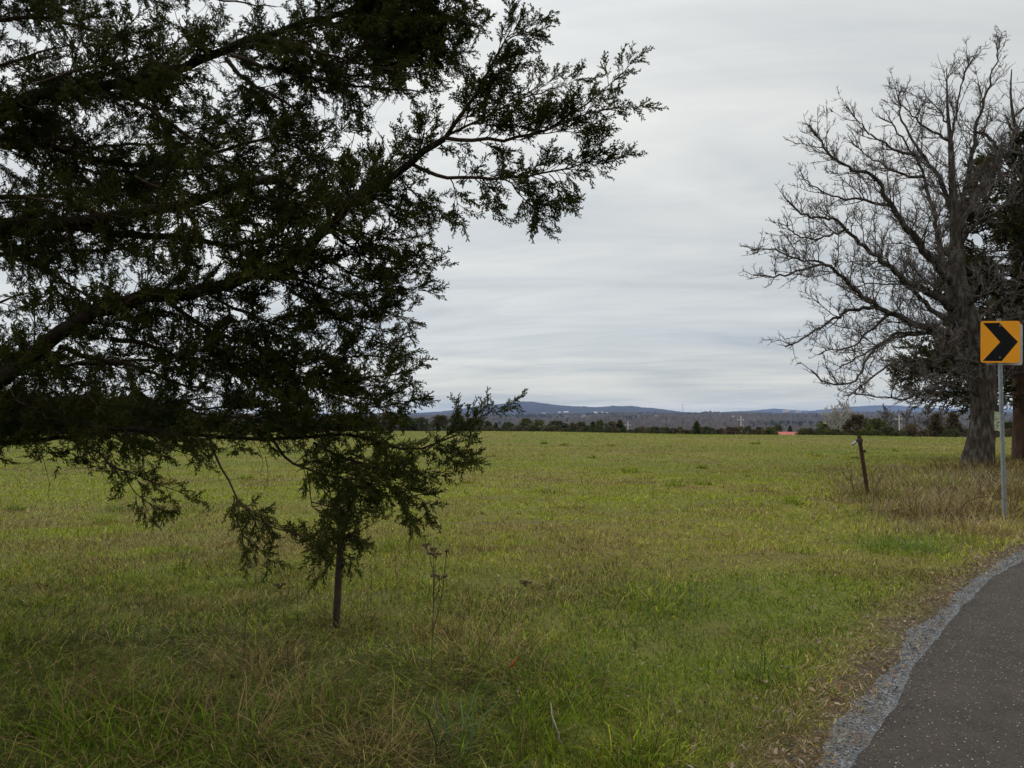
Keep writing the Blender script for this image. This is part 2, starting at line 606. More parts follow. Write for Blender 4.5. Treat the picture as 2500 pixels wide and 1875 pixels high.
# loose stones spilled along the edge
n = 11000
d = 2.6 + 12 * RNG.random(n) ** 1.3
off = np.where(RNG.random(n) < 0.6, RNG.normal(0.03, 0.085, n), RNG.normal(-0.13, 0.10, n))
e = 0.1
s_ = (edge_x(d + e) - edge_x(d - e)) / (2 * e)
x = edge_x(d) + off / np.sqrt(1 + s_ ** 2)
y = d - off * s_ / np.sqrt(1 + s_ ** 2)
z = ground_z(x, y) + np.where(off > 0.0, 0.026, 0.012)
oct_v = np.array([(1, 0, 0), (-1, 0, 0), (0, 1, 0), (0, -1, 0), (0, 0, 1), (0, 0, -1)], float)
oct_f = np.array([(0, 2, 4), (2, 1, 4), (1, 3, 4), (3, 0, 4), (2, 0, 5), (1, 2, 5), (3, 1, 5), (0, 3, 5)])
sc = RNG.uniform(0.002, 0.0065, (n, 1, 1)) * RNG.uniform(0.6, 1.3, (n, 6, 1)) * np.array([1, 1, 0.7])
a = RNG.random(n) * 6.28
ca, sa = np.cos(a)[:, None], np.sin(a)[:, None]
vv = oct_v[None] * sc
vx = vv[..., 0] * ca - vv[..., 1] * sa
vy = vv[..., 0] * sa + vv[..., 1] * ca
vv = np.stack([vx + x[:, None], vy + y[:, None], vv[..., 2] + z[:, None]], -1)
ff = (oct_f[None] + 6 * np.arange(n)[:, None, None]).reshape(-1, 3)
shade = RNG.choice([0.045, 0.085, 0.14, 0.27], n, p=[.3, .4, .22, .08])
colr = (shade[:, None] * np.array([0.95, 1.0, 1.06]))
o = np_mesh('loose_gravel', vv.reshape(-1, 3), [ff], M['litter'], col=np.repeat(colr, 6, 0))
tag(o, 'loose blue grey stones scattered between road and grass', 'gravel', kind='stuff')

# ------------------------------------------------------------------ grass blades


def blades(pos, length, width, azim, tilt, bend, colr, segs=2, kink=0.25):
    """vectorised curved blades -> verts, faces, colours"""
    n = len(pos)
    face = azim + RNG.normal(math.pi / 2, 0.5, n)
    wx, wy = np.cos(face), np.sin(face)
    P = pos.copy()
    V = []
    for k in range(segs + 1):
        if k < segs:
            wd = width * (1.0 - 0.25 * k / segs) * 0.5
            V.append(np.stack([P[:, 0] - wx * wd, P[:, 1] - wy * wd, P[:, 2]], -1))
            V.append(np.stack([P[:, 0] + wx * wd, P[:, 1] + wy * wd, P[:, 2]], -1))
        else:
            V.append(P.copy())
        th = tilt + bend * (k + 0.5) / segs
        st = length / segs
        th = th + RNG.normal(0, kink * 0.6, n)
        azim = azim + RNG.normal(0, kink, n)
        P = P + np.stack([np.sin(th) * np.cos(azim) * st, np.sin(th) * np.sin(azim) * st, np.cos(th) * st], -1)
    nv = 2 * segs + 1
    V = np.stack(V, 1)
    base = nv * np.arange(n)[:, None]
    quads = [base + np.array([[2 * k, 2 * k + 1, 2 * k + 3, 2 * k + 2]]) for k in range(segs - 1)]
    tris = base + np.array([[2 * segs - 2, 2 * segs - 1, 2 * segs]])
    return V.reshape(-1, 3), (np.concatenate(quads) if quads else np.zeros((0, 4), int)), tris, np.repeat(colr, nv, 0)


class Grass:
    def __init__(self):
        self.V, self.Q, self.T, self.K, self.b = [], [], [], [], 0

    def add(self, *a, **k):
        v, qd, tr, kc = blades(*a, **k)
        self.V.append(v)
        self.Q.append(qd + self.b)
        self.T.append(tr + self.b)
        self.K.append(kc)
        self.b += len(v)

    def build(self, name, mat):
        return np_mesh(name, np.concatenate(self.V), [np.concatenate(self.Q), np.concatenate(self.T)], mat, col=np.concatenate(self.K))


GREEN = np.array((0.120, 0.190, 0.010))
LIME = np.array((0.285, 0.295, 0.022))
STRAW = np.array((0.39, 0.305, 0.11))
TAN = np.array((0.20, 0.145, 0.060))
BROWN = np.array((0.100, 0.064, 0.026))
BLUEG = np.array((0.095, 0.150, 0.060))


def pick_colour(n, green, thatch, vary=1.0):
    """green 0..1 and thatch 0..1 fields -> colour of each blade"""
    r_ = RNG.random(n)
    j = RNG.random(n)[:, None]
    c = GREEN * (1 - j) + LIME * j
    dry = STRAW * (1 - j) + TAN * j
    dead = TAN * j + BROWN * (1 - j)
    p_dry = np.clip(0.34 - 0.36 * green, 0.05, 0.45)
    c = np.where((r_ < p_dry)[:, None], dry, c)
    c = np.where((RNG.random(n) < thatch)[:, None], np.where((RNG.random(n) < 0.36)[:, None], dry, dead), c)
    return c * (1 + vary * RNG.uniform(-0.45, 0.5, (n, 1)))


G = Grass()


def scatter(k, d0, d1, umax=0.8):
    """points with density ~ k / d^2 over the view wedge (a bit wider than the frame)"""
    n_ = int(k * 2 * umax * math.log(d1 / d0))
    d_ = d0 * (d1 / d0) ** RNG.random(n_)
    u_ = RNG.uniform(-umax, umax, n_)
    return u_ * d_, d_


def px_of(x, y):
    """photo pixel of a ground point"""
    z = ground_z(x, y) - EYE
    cp, sp = math.cos(PITCH), math.sin(PITCH)
    f_ = y * cp + z * sp
    v_ = -y * sp + z * cp
    return 1250 + F_PX * x / f_, 937.5 - F_PX * v_ / f_


def field_maps(x, y):
    sx_ = np.maximum(1, y / 18)
    gr = fbm(x * 0.42 / np.sqrt(sx_), y * 0.7 / np.sqrt(sx_), 41, 4)
    gr2 = fbm(x * 0.06, y * 0.09, 47, 3)
    gap = road_gap(x, y)
    green = sstep(0.40, 0.60, 0.5 * gr + 0.28 * gr2 + 0.22 * fbm(x * 0.17, y * 0.2, 43, 3))
    thatch = sstep(0.50, 0.66, 0.5 * fbm(x * 0.9, y * 1.3, 51, 3) + 0.5 * fbm(x * 0.13, y * 0.22, 53, 3)) * 0.8
    X, Y = px_of(x, y)
    # rank matted grass in the left foreground
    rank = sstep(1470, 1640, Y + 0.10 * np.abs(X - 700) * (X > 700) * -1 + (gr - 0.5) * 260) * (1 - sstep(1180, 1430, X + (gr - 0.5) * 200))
    # dead weedy band around the posts and the sign
    weedy = np.exp(-((X - 2330) / 170.0) ** 2 - ((Y - 1245) / 75.0) ** 2) + 0.8 * np.exp(-((X - 2130) / 110.0) ** 2 - ((Y - 1190) / 45.0) ** 2) + 0.8 * np.exp(-((X - 2420) / 150.0) ** 2 - ((Y - 1165) / 35.0) ** 2)
    # bright mown green beside the road, bare brown litter next to the gravel
    lawn = np.exp(-((X - 1850) / 260.0) ** 2 - ((Y - 1470) / 70.0) ** 2) * 1.1 + np.exp(-((X - 2200) / 130.0) ** 2 - ((Y - 1330) / 22.0) ** 2) + 0.7 * np.exp(-((X - 1650) / 220.0) ** 2 - ((Y - 1620) / 120.0) ** 2)
    bare = (1 - sstep(0.02, 0.5, gap + (gr - 0.5) * 0.9)) * (y < 22) + 0.5 * np.exp(-((X - 1880) / 200.0) ** 2 - ((Y - 1375) / 28.0) ** 2)
    for cx_, cy_, wx_, wy_, am in [(250, 1115, 420, 38, 0.7), (700, 1135, 200, 22, 0.5), (1350, 1132, 260, 12, 0.6), (1430, 1230, 330, 22, 0.45), (1650, 1180, 260, 16, 0.3), (1350, 1078, 200, 6, 0.4), (1150, 1330, 260, 30, 0.6), (1900, 1110, 200, 8, 0.3)]:
        green = green + am * np.exp(-((X - cx_) / wx_) ** 2 - ((Y - cy_) / wy_) ** 2)
    for cx_, cy_, wx_, wy_, am in [(1560, 1103, 190, 8, 0.75), (1250, 1165, 230, 14, 0.5), (1900, 1150, 230, 14, 0.45), (300, 1240, 320, 26, 0.5), (1750, 1250, 240, 14, 0.4), (2250, 1085, 170, 7, 0.6), (1180, 1100, 120, 7, 0.5), (700, 1330, 200, 20, 0.4), (1560, 1350, 160, 14, 0.45)]:
        thatch = thatch + am * np.exp(-((X - cx_) / wx_) ** 2 - ((Y - cy_) / wy_) ** 2) * (0.4 + gr)
    green, thatch = np.clip(green, 0, 1.3), np.clip(thatch, 0, 0.9)
    return green, thatch, np.clip(rank, 0, 1), np.clip(weedy, 0, 1), np.clip(lawn, 0, 1), np.clip(bare, 0, 1), gap, X, Y


def sow(k, d0, d1, segs, hscale=1.0):
    x, y = scatter(k, d0, d1)
    green, thatch, rank, weedy, lawn, bare, gap, X, Y = field_maps(x, y)
    edge_n = 0.02 + 0.26 * (fbm(x * 2.2, y * 2.2, 77, 3) - 0.5)
    clump = fbm(x * 3.3, y * 3.3, 61, 2)
    b_ = brow(x / y)
    keep = (gap > edge_n) & (RNG.random(len(x)) > bare * 0.05) & (y < b_ + 40) & (clump + 0.35 * RNG.random(len(x)) > 0.36)
    x, y, green, thatch, rank, weedy, lawn, bare, clump = [a_[keep] for a_ in (x, y, green, thatch, rank, weedy, lawn, bare, clump)]
    n = len(x)
    green = np.clip(green - 0.7 * bare + 0.8 * lawn - 0.5 * rank - 0.8 * weedy, 0, 1)
    thatch = np.clip(thatch * (1 - 0.85 * lawn) + 0.52 * rank + 0.75 * weedy + 0.75 * bare, 0, 0.93)
    ln = RNG.uniform(0.04, 0.10, n) * (0.6 + 0.9 * clump) * hscale
    ln *= 1 + 1.05 * rank + 2.4 * weedy - 0.45 * np.clip(lawn, 0, 1) - 0.35 * bare
    ln *= 1 + 0.35 * sstep(10, 60, y)
    wd = np.maximum(0.0030, 0.00072 * y) * (1 + 0.35 * bare) * RNG.uniform(0.7, 1.35, n)
    tilt = np.abs(RNG.normal(0.62 + 0.45 * rank + 0.6 * bare + 0.3 * weedy, 0.32 + 0.25 * weedy, n))
    bend = RNG.normal(0.75 + 0.5 * rank, 0.35, n)
    azm = RNG.random(n) * 6.283
    # matted grass lies together in swirls
    swirl = fbm(x * 0.8, y * 0.8, 91, 2) * 12.0
    azm = np.where(RNG.random(n) < 0.35 + 0.2 * rank - 0.3 * weedy, swirl + RNG.normal(0, 0.8, n), azm)
    vary = (1.0 - 0.75 * sstep(14, 45, y))[:, None]
    colr = pick_colour(n, green, thatch, vary)
    # far blades stand for whole tufts: closer to the mean colour of their patch
    mean = (1 - thatch[:, None]) * (green[:, None] * (0.7 * GREEN + 0.3 * LIME) + (1 - green[:, None]) * (0.35 * GREEN + 0.35 * LIME + 0.3 * STRAW)) + thatch[:, None] * (0.6 * TAN + 0.2 * STRAW + 0.2 * BROWN)
    colr = colr * vary + mean * (1 - vary)
    dull = np.where(RNG.random((n, 1)) < 0.55, np.array((0.27, 0.215, 0.135)), np.array((0.10, 0.080, 0.050))) * RNG.uniform(0.5, 1.5, (n, 1))
    colr = np.where((RNG.random(n) < 0.75 * weedy)[:, None], dull, colr)
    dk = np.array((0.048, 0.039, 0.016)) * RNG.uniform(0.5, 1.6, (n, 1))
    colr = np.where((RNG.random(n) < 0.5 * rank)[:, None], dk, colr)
    l3 = lawn[:, None]
    colr = colr * (1 - 0.6 * l3) + l3 * 0.6 * np.array((0.058, 0.150, 0.008)) * RNG.uniform(0.5, 1.5, (n, 1))
    nearby = (sstep(11, 5.5, y) * (1 - bare))[:, None]
    deep = np.array((0.055, 0.088, 0.010)) * RNG.uniform(0.5, 1.5, (n, 1))
    colr = np.where(RNG.random((n, 1)) < 0.45 * nearby, deep, colr)
    pos = np.stack([x, y, ground_z(x, y) - 0.006], -1)
    G.add(pos, ln, wd, azm, tilt, bend, colr, segs=segs)


sow(135000, 3.2, 9.0, 3)
sow(120000, 9.0, 30.0, 2)
sow(85000, 30.0, 190.0, 2)


def tussock(pxx, pyy, rad, n, ln, wd, cols, tilt=0.45, bend=1.2, base_r=0.35):
    c = on_ground(pxx, pyy)
    a_ = RNG.random(n) * 6.283
    r_ = rad * np.sqrt(RNG.random(n))
    x, y = c[0] + r_ * np.cos(a_), c[1] + r_ * np.sin(a_)
    pos = np.stack([x, y, ground_z(x, y) - 0.005], -1)
    azm = a_ + RNG.normal(0, 0.95, n)
    t_ = np.abs(RNG.normal(tilt + 0.15, 0.42, n)) * (0.6 + 0.6 * r_ / rad)
    j = RNG.integers(0, len(cols), n)
    kc = np.array(cols)[j] * RNG.uniform(0.4, 1.2, (n, 1))
    G.add(pos, 1.2 * ln * RNG.uniform(0.5, 1.15, n), wd * RNG.uniform(0.7, 1.3, n), azm, t_, RNG.normal(bend, 0.55, n), kc, segs=4, kink=0.3)


for spec in [
    (1370, 1680, 0.36, 620, 0.30, 0.0045, [BLUEG, GREEN, GREEN, GREEN * 0.75, TAN, BROWN * 1.2, TAN * 1.2], 0.8, 1.3),
    (1250, 1640, 0.24, 300, 0.25, 0.0042, [STRAW * 0.9, TAN * 1.4, GREEN, GREEN * 0.75, TAN * 1.2, TAN], 0.8, 1.2),
    (920, 1860, 0.32, 620, 0.30, 0.0038, [STRAW * 0.9, TAN * 1.4, TAN * 1.2, TAN, TAN, BROWN, BROWN], 0.8, 1.3),
    (1105, 1850, 0.09, 34, 0.36, 0.008, [BLUEG, BLUEG * 0.8, GREEN], 0.3, 0.6),
    (1300, 1830, 0.22, 200, 0.28, 0.004, [GREEN, GREEN * 0.75, TAN], 0.5, 1.0),
    (1200, 1600, 0.30, 300, 0.36, 0.004, [STRAW * 0.9, TAN * 1.4, TAN, BROWN * 1.2, TAN * 1.2, BROWN, GREEN], 0.5, 1.1),
    (640, 1640, 0.32, 320, 0.38, 0.0042, [STRAW * 0.9, TAN * 1.4, TAN, BROWN * 1.2, TAN * 1.2, BROWN, TAN * 1.2], 0.6, 1.2),
    (1050, 1570, 0.26, 220, 0.3, 0.004, [STRAW * 0.9, TAN * 1.4, TAN, BROWN, TAN * 1.2], 0.5, 1.1),
    (860, 1525, 0.24, 200, 0.26, 0.004, [STRAW * 0.9, TAN * 1.4, BROWN, TAN, TAN], 0.5, 1.0),
    (400, 1700, 0.4, 380, 0.36, 0.0045, [TAN, BROWN * 1.2, TAN * 1.2, GREEN, BROWN], 0.6, 1.3),
    (180, 1760, 0.4, 380, 0.36, 0.0045, [TAN, BROWN, GREEN, GREEN], 0.6, 1.3),
    (520, 1830, 0.34, 380, 0.38, 0.0045, [TAN * 1.2, GREEN, TAN, GREEN], 0.6, 1.3),
    (300, 1840, 0.34, 380, 0.36, 0.005, [GREEN, GREEN, GREEN * 0.75, TAN], 0.5, 1.2),
    (760, 1760, 0.3, 320, 0.36, 0.0045, [TAN * 1.2, TAN, GREEN], 0.6, 1.2),
    (2210, 1345, 0.5, 420, 0.22, 0.006, [GREEN, GREEN, BLUEG], 0.5, 1.1),
    (1550, 1860, 0.22, 200, 0.2, 0.005, [GREEN, GREEN * 0.8, LIME], 0.5, 1.0),
    (1870, 1660, 0.14, 120, 0.16, 0.005, [GREEN, BLUEG, GREEN], 0.4, 0.8),
    (1000, 1340, 0.8, 500, 0.24, 0.007, [GREEN, GREEN, LIME], 0.5, 1.0),
    (1600, 1470, 0.5, 400, 0.2, 0.005, [GREEN, LIME, BLUEG], 0.5, 1.0),
    (2280, 1262, 0.7, 900, 0.42, 0.007, [TAN, STRAW, BROWN, TAN], 0.6, 1.2),
    (2420, 1250, 0.8, 1000, 0.55, 0.007, [TAN, BROWN, STRAW, TAN], 0.6, 1.3),
    (2390, 1300, 0.5, 500, 0.36, 0.006, [TAN, STRAW, STRAW], 0.6, 1.2),
    (2150, 1215, 0.8, 800, 0.45, 0.008, [TAN, BROWN, STRAW, GREEN], 0.5, 1.1),
    (2480, 1215, 0.8, 900, 0.55, 0.008, [TAN, BROWN, TAN], 0.6, 1.3),
    (2250, 1190, 1.1, 800, 0.45, 0.010, [TAN, STRAW, GREEN], 0.5, 1.1),
    (2380, 1150, 1.6, 1100, 0.45, 0.014, [TAN, BROWN, STRAW], 0.5, 1.0),
    (2490, 1140, 1.3, 700, 0.45, 0.014, [TAN, BROWN], 0.5, 1.0),
]:
    tussock(*spec)
# random knee-high tufts through the pasture
for _ in range(75):
    yy = 7 + 60 * random.random() ** 2.0
    xx = random.uniform(-0.68, 0.5) * yy
    if road_gap(xx, yy) < 1.6:
        continue
    X_, Y_ = px_of(np.array([xx]), np.array([yy]))
    kc = random.choice([[GREEN, LIME, GREEN], [GREEN, BLUEG, LIME], [STRAW, TAN, LIME], [GREEN, LIME, STRAW]])
    tussock(float(X_[0]), float(Y_[0]), random.uniform(0.15, 0.5), 110, random.uniform(0.10, 0.17) * (1 + yy / 120), max(0.004, 0.0008 * yy), kc, 0.5, 1.0)
go = G.build('grass', M['grass'])
tag(go, 'mixed green and straw pasture grass covering the field and verge', 'grass', kind='stuff')

# leaf litter and dead stems beside the road
n = 9000
d = 3.4 + 12 * RNG.random(n)
gp = -0.06 + np.abs(RNG.normal(0, 0.42, n))
far_ = RNG.random(n) < 0.3
gp = np.where(far_, 0.2 + 4 * RNG.random(n), gp)
s_ = (edge_x(d + e) - edge_x(d - e)) / (2 * e)
x = edge_x(d) - gp / np.sqrt(1 + s_ ** 2)
y = d + gp * s_ / np.sqrt(1 + s_ ** 2)
sz = np.where(RNG.random(n) < 0.12, RNG.uniform(0.014, 0.027, n), RNG.uniform(0.005, 0.014, n))
ax = RNG.random(n) * 6.283
nrm_t = RNG.normal(0, 0.45, (n, 2))
lv = np.array([(-1, 0, 0), (-0.2, -0.45, 0.12), (1, 0, 0.1), (-0.1, 0.45, 0.16)])
lv = lv[None] * sz[:, None, None]
vx = lv[..., 0] * np.cos(ax)[:, None] - lv[..., 1] * np.sin(ax)[:, None]
vy = lv[..., 0] * np.sin(ax)[:, None] + lv[..., 1] * np.cos(ax)[:, None]
vz = lv[..., 2] + vx * nrm_t[:, :1] + vy * nrm_t[:, 1:] + np.where(gp < 0.8, 0.022, 0.05)[:, None]
pz = ground_z(x, y)
vv = np.stack([vx + x[:, None], vy + y[:, None], vz + pz[:, None]], -1).reshape(-1, 3)
pal = np.array([(0.12, 0.082, 0.048), (0.17, 0.125, 0.08), (0.07, 0.046, 0.03), (0.23, 0.18, 0.125), (0.16, 0.06, 0.028)])
kc = pal[RNG.choice(5, n, p=[.3, .28, .24, .13, .05])]
o = np_mesh('leaf_litter', vv, [np.arange(4 * n).reshape(n, 4)], M['litter'], col=np.repeat(kc, 4, 0))
tag(o, 'brown dead leaves and bits strewn on the roadside grass', 'leaf litter', kind='stuff')

# ------------------------------------------------------------------ distant ridges


def ridge_prof(pts, u):
    xs = np.array([(p[0] - 1250) / F_PX for p in pts])
    ys = np.array([(HORIZON - p[1]) / F_PX for p in pts])
    return np.interp(u, xs, ys)


RIDGES = {
    'wooded_ridge': dict(prof=[(-1600, 1012), (0, 1014), (500, 1010), (900, 1014), (1040, 1015), (1200, 1012), (1400, 1010), (1500, 1007), (1600, 1007), (1660, 1009), (1720, 1006), (1800, 1007), (1900, 1009), (2000, 1009), (2100, 1006), (2300, 1006), (2500, 1008), (4000, 1009)], r0=600, r1=3600, z0=-26, back=1500, am=5),
    'blue_hill': dict(prof=[(-1600, 1015), (0, 1012), (700, 1010), (1000, 1009), (1040, 1007), (1080, 1004), (1130, 998), (1170, 993), (1220, 987), (1265, 981), (1300, 981), (1330, 985), (1370, 990), (1420, 993), (1465, 994), (1500, 991), (1545, 992), (1600, 998), (1650, 1004), (1750, 1012), (2500, 1016), (4000, 1016)], r0=4600, r1=7200, z0=-20, back=1500, am=7),
    'far_hill': dict(prof=[(-1600, 1014), (1500, 1014), (1700, 1010), (1840, 1002), (1888, 998), (1930, 1000), (1980, 1003), (2020, 999), (2080, 993), (2140, 990), (2190, 990), (2250, 995), (2330, 999), (2400, 1000), (2500, 998), (2700, 1004), (4000, 1010)], r0=9000, r1=11500, z0=-20, back=1500, am=8),
}


def ridge_z(nm, x, y):
    p = RIDGES[nm]
    u = x / np.maximum(y, 1.0)
    cz = EYE + (ridge_prof(p['prof'], u) - (3.0 / F_PX if nm == 'wooded_ridge' else 0)) * p['r1']
    t = np.clip((y - p['r0']) / (p['r1'] - p['r0']), 0, 1)
    sh = np.where(y <= p['r1'], t ** 1.15, np.clip(1 - (y - p['r1']) / p['back'], 0, 1))
    sc_ = p['r1'] / 3600
    nz = (fbm(x / (420 * sc_), y / (420 * sc_), 13, 4) - 0.5) * 26 * np.sin(np.pi * np.clip(t, 0, 1)) * (y < p['r1'])
    return p['z0'] + (cz - p['z0']) * sh + nz


def wood_mat(name, c1, c2, c3, s):
    m, t, b = new_mat(name)
    p = geopos(t)
    f = noise(t, scaled(t, p, (1, 0.6, 2.0)), s, 5, 0.65)
    f2 = noise(t, p, s * 9, 4, 0.7)
    c = ramp(t, f, [(0.36, c1), (0.52, c2), (0.66, c3)])
    c = mixc(t, mathn(t, 'MULTIPLY', f2, 0.5), c, tuple(v * 0.5 for v in c1))
    t.links.new(c, b.inputs['Base Color'])
    b.inputs['Roughness'].default_value = 1.0
    b.inputs['Specular IOR Level'].default_value = 0.0
    bump(t, b, f2, 1.0, 8.0)
    return m


M['ridge_near'] = wood_mat('ridge_near', (0.065, 0.066, 0.056), (0.135, 0.115, 0.105), (0.17, 0.148, 0.132), 0.006)
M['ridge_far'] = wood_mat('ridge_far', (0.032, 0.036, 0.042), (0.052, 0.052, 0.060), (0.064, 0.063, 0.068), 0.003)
RLAB = {'wooded_ridge': 'broad low wooded ridge of grey brown winter trees', 'blue_hill': 'blue hazy hill with a rounded summit', 'far_hill': 'farthest pale blue hills low on the horizon'}
for nm, p in RIDGES.items():
    uu = np.linspace(-1.5, 1.3, 1500)
    yy = np.concatenate([np.linspace(p['r0'], p['r1'], 46), p['r1'] + p['back'] * np.array([0.02, 0.1, 0.3, 0.6, 1.0])])
    X = uu[None, :] * yy[:, None]
    Y = np.repeat(yy[:, None], len(uu), 1)
    Z = ridge_z(nm, X, Y)
    crest = np.exp(-((Y - p['r1']) / (0.06 * p['r1'])) ** 2)
    Z = Z + crest * p['am'] * (fbm(X / 14, Y / 14, 5, 2) + 0.8 * (vnoise(X / 90, Y / 90, 6) - 0.5) - 0.3)
    ii = np.arange(Z.size).reshape(Z.shape)
    f = np.stack([ii[:-1, :-1], ii[:-1, 1:], ii[1:, 1:], ii[1:, :-1]], -1).reshape(-1, 4)
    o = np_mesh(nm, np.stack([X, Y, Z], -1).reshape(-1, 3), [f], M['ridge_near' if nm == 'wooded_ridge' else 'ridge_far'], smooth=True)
    tag(o, RLAB[nm], kind='structure')


def on_ridge(x, y, nm='wooded_ridge'):
    d = ray(x, y)
    p = RIDGES[nm]
    t = np.linspace(p['r0'], p['r1'] * 1.02, 4000) / d[1]
    P = np.array((0, 0, EYE)) + d[None] * t[:, None]
    hit = np.nonzero(P[:, 2] <= ridge_z(nm, P[:, 0], P[:, 1]))[0]
    return P[hit[0]] if len(hit) else P[-1]


# trees covering the near ridge: one far-off wood
n = 26000
uu = RNG.uniform(-0.85, 0.75, n)
yy = 900 + 2690 * RNG.random(n) ** 0.8
x, y = uu * yy, yy
z = ridge_z('wooded_ridge', x, y) - 1
ever = fbm(x / 260, y / 420, 71, 3) + RNG.normal(0, 0.05, n) - 0.05 * (yy > 2600) > 0.60
K = 7
hgt = RNG.uniform(9, 17, n) * np.where(ever, 0.85, 1)
ang = RNG.random((n, K)) * 6.283
rad_ = RNG.uniform(0.5, 4.5, (n, K))
cx = x[:, None] + np.cos(ang) * rad_
cy = y[:, None] + np.sin(ang) * rad_
hh = hgt[:, None] * RNG.uniform(0.55, 1.0, (n, K)) * (1 - 0.06 * rad_)
wdt = np.where(ever, 3.2, 2.6)[:, None] * RNG.uniform(0.6, 1.3, (n, K))
a2 = RNG.random((n, K)) * 3.14
dx, dy = np.cos(a2) * wdt, np.sin(a2) * wdt
b0 = np.stack([cx, cy, z[:, None] + 0 * cx], -1)
b1 = np.stack([cx - dx, cy - dy, z[:, None] + hh * 0.5], -1)
b2 = np.stack([cx + dx, cy + dy, z[:, None] + hh * 0.55], -1)
b3 = np.stack([cx + RNG.normal(0, 0.8, (n, K)), cy, z[:, None] + hh], -1)
vv = np.stack([b0, b1, b3, b2], 2).reshape(-1, 3)
kc = np.where(ever[:, None], np.array((0.055, 0.068, 0.05)), np.array((0.185, 0.158, 0.142))) * RNG.uniform(0.8, 1.2, (n, 1))
kc = kc * (1 + 0.25 * (fbm(x / 300, y / 300, 88, 3)[:, None] - 0.5))
o = np_mesh('far_woods', vv, [np.arange(4 * n * K).reshape(-1, 4)], M['woods'], col=np.repeat(kc, 4 * K, 0))
tag(o, 'grey brown leafless woods mottled with evergreens covering the valley side', 'woods', kind='stuff')

# ------------------------------------------------------------------ trees


def unit(v):
    return v / (np.linalg.norm(v) + 1e-9)


def perp_dir(t, ang, roll):
    """direction leaving t at angle ang, rolled round t"""
    ref = np.array((0, 0, 1.0)) if abs(t[2]) < 0.9 else np.array((1.0, 0, 0))
    u = unit(np.cross(t, ref))
    v = np.cross(t, u)
    return t * math.cos(ang) + (u * math.cos(roll) + v * math.sin(roll)) * math.sin(ang)


def wander(p0, d0, length, n, jit, trop, rng):
    """crooked path; trop is added to the direction at each step"""
    P = [np.array(p0, float)]
    d_ = unit(np.array(d0, float))
    for _ in range(n - 1):
        d_ = unit(d_ + rng.normal(0, jit, 3) + trop)
        P.append(P[-1] + d_ * (length / (n - 1)))
    return np.array(P)


def resample(P, n, jit=0.0, rng=None):
    P = np.asarray(P, float)
    s = np.concatenate([[0], np.cumsum(np.linalg.norm(np.diff(P, axis=0), axis=1))])
    t = np.linspace(0, s[-1], n)
    # Catmull-like smoothing through interpolation of a lightly blurred path
    Q = np.stack([np.interp(t, s, P[:, k]) for k in range(3)], -1)
    for _ in range(2):
        Q[1:-1] = 0.25 * Q[:-2] + 0.5 * Q[1:-1] + 0.25 * Q[2:]
    if jit and rng is not None:
        Q[1:-1] += rng.normal(0, jit, Q[1:-1].shape)
    return Q


def plen(P):
    return float(np.linalg.norm(np.diff(P, axis=0), axis=1).sum())


# --- cedar sprays: feathery shoots of scale-leaf strands
def spray_proto(rng, n_side=18, curl=0.15, sw=0.0245):
    V, Fq = [], []

    def strand(p, d_, ln, wd):
        side = unit(np.cross(d_, rng.normal(0, 1, 3)))
        m_ = p + d_ * ln * 0.45
        b = len(V)
        V.extend([p, m_ - side * wd, p + d_ * ln, m_ + side * wd])
        Fq.append((b, b + 1, b + 2, b + 3))

    d_ = np.array((1.0, 0, 0))
    p = np.zeros(3)
    for i in range(n_side):
        t = i / (n_side - 1)
        d_ = unit(d_ + rng.normal(0, 0.08, 3) + np.array((0, 0, curl * 0.15)))
        q_ = p + d_ / n_side
        strand(p, d_, 1.6 / n_side, sw)
        p = q_
        sl_ = (0.46 - 0.30 * t) * rng.uniform(0.55, 1.15)
        sd = perp_dir(d_, rng.uniform(0.5, 0.95), rng.uniform(0, 6.283))
        k = 4 if t < 0.6 else 3
        pp = p.copy()
        for j in range(k):
            sd = unit(sd + 0.12 * d_ + rng.normal(0, 0.12, 3))
            strand(pp, sd, sl_ / k * 1.35, sw)
            pp = pp + sd * sl_ / k
            if j < k - 1:
                strand(pp, perp_dir(sd, rng.uniform(0.4, 0.9), rng.uniform(0, 6.283)), sl_ * 0.42, sw)
                strand(pp, perp_dir(sd, rng.uniform(0.4, 0.9), rng.uniform(0, 6.283)), sl_ * 0.32, sw)
    return np.array(V), np.array(Fq)


prng = np.random.default_rng(5)
PROTOS = [spray_proto(prng) for _ in range(7)]
PROTOS_LITE = [spray_proto(prng, 11, 0.15, 0.036) for _ in range(4)]


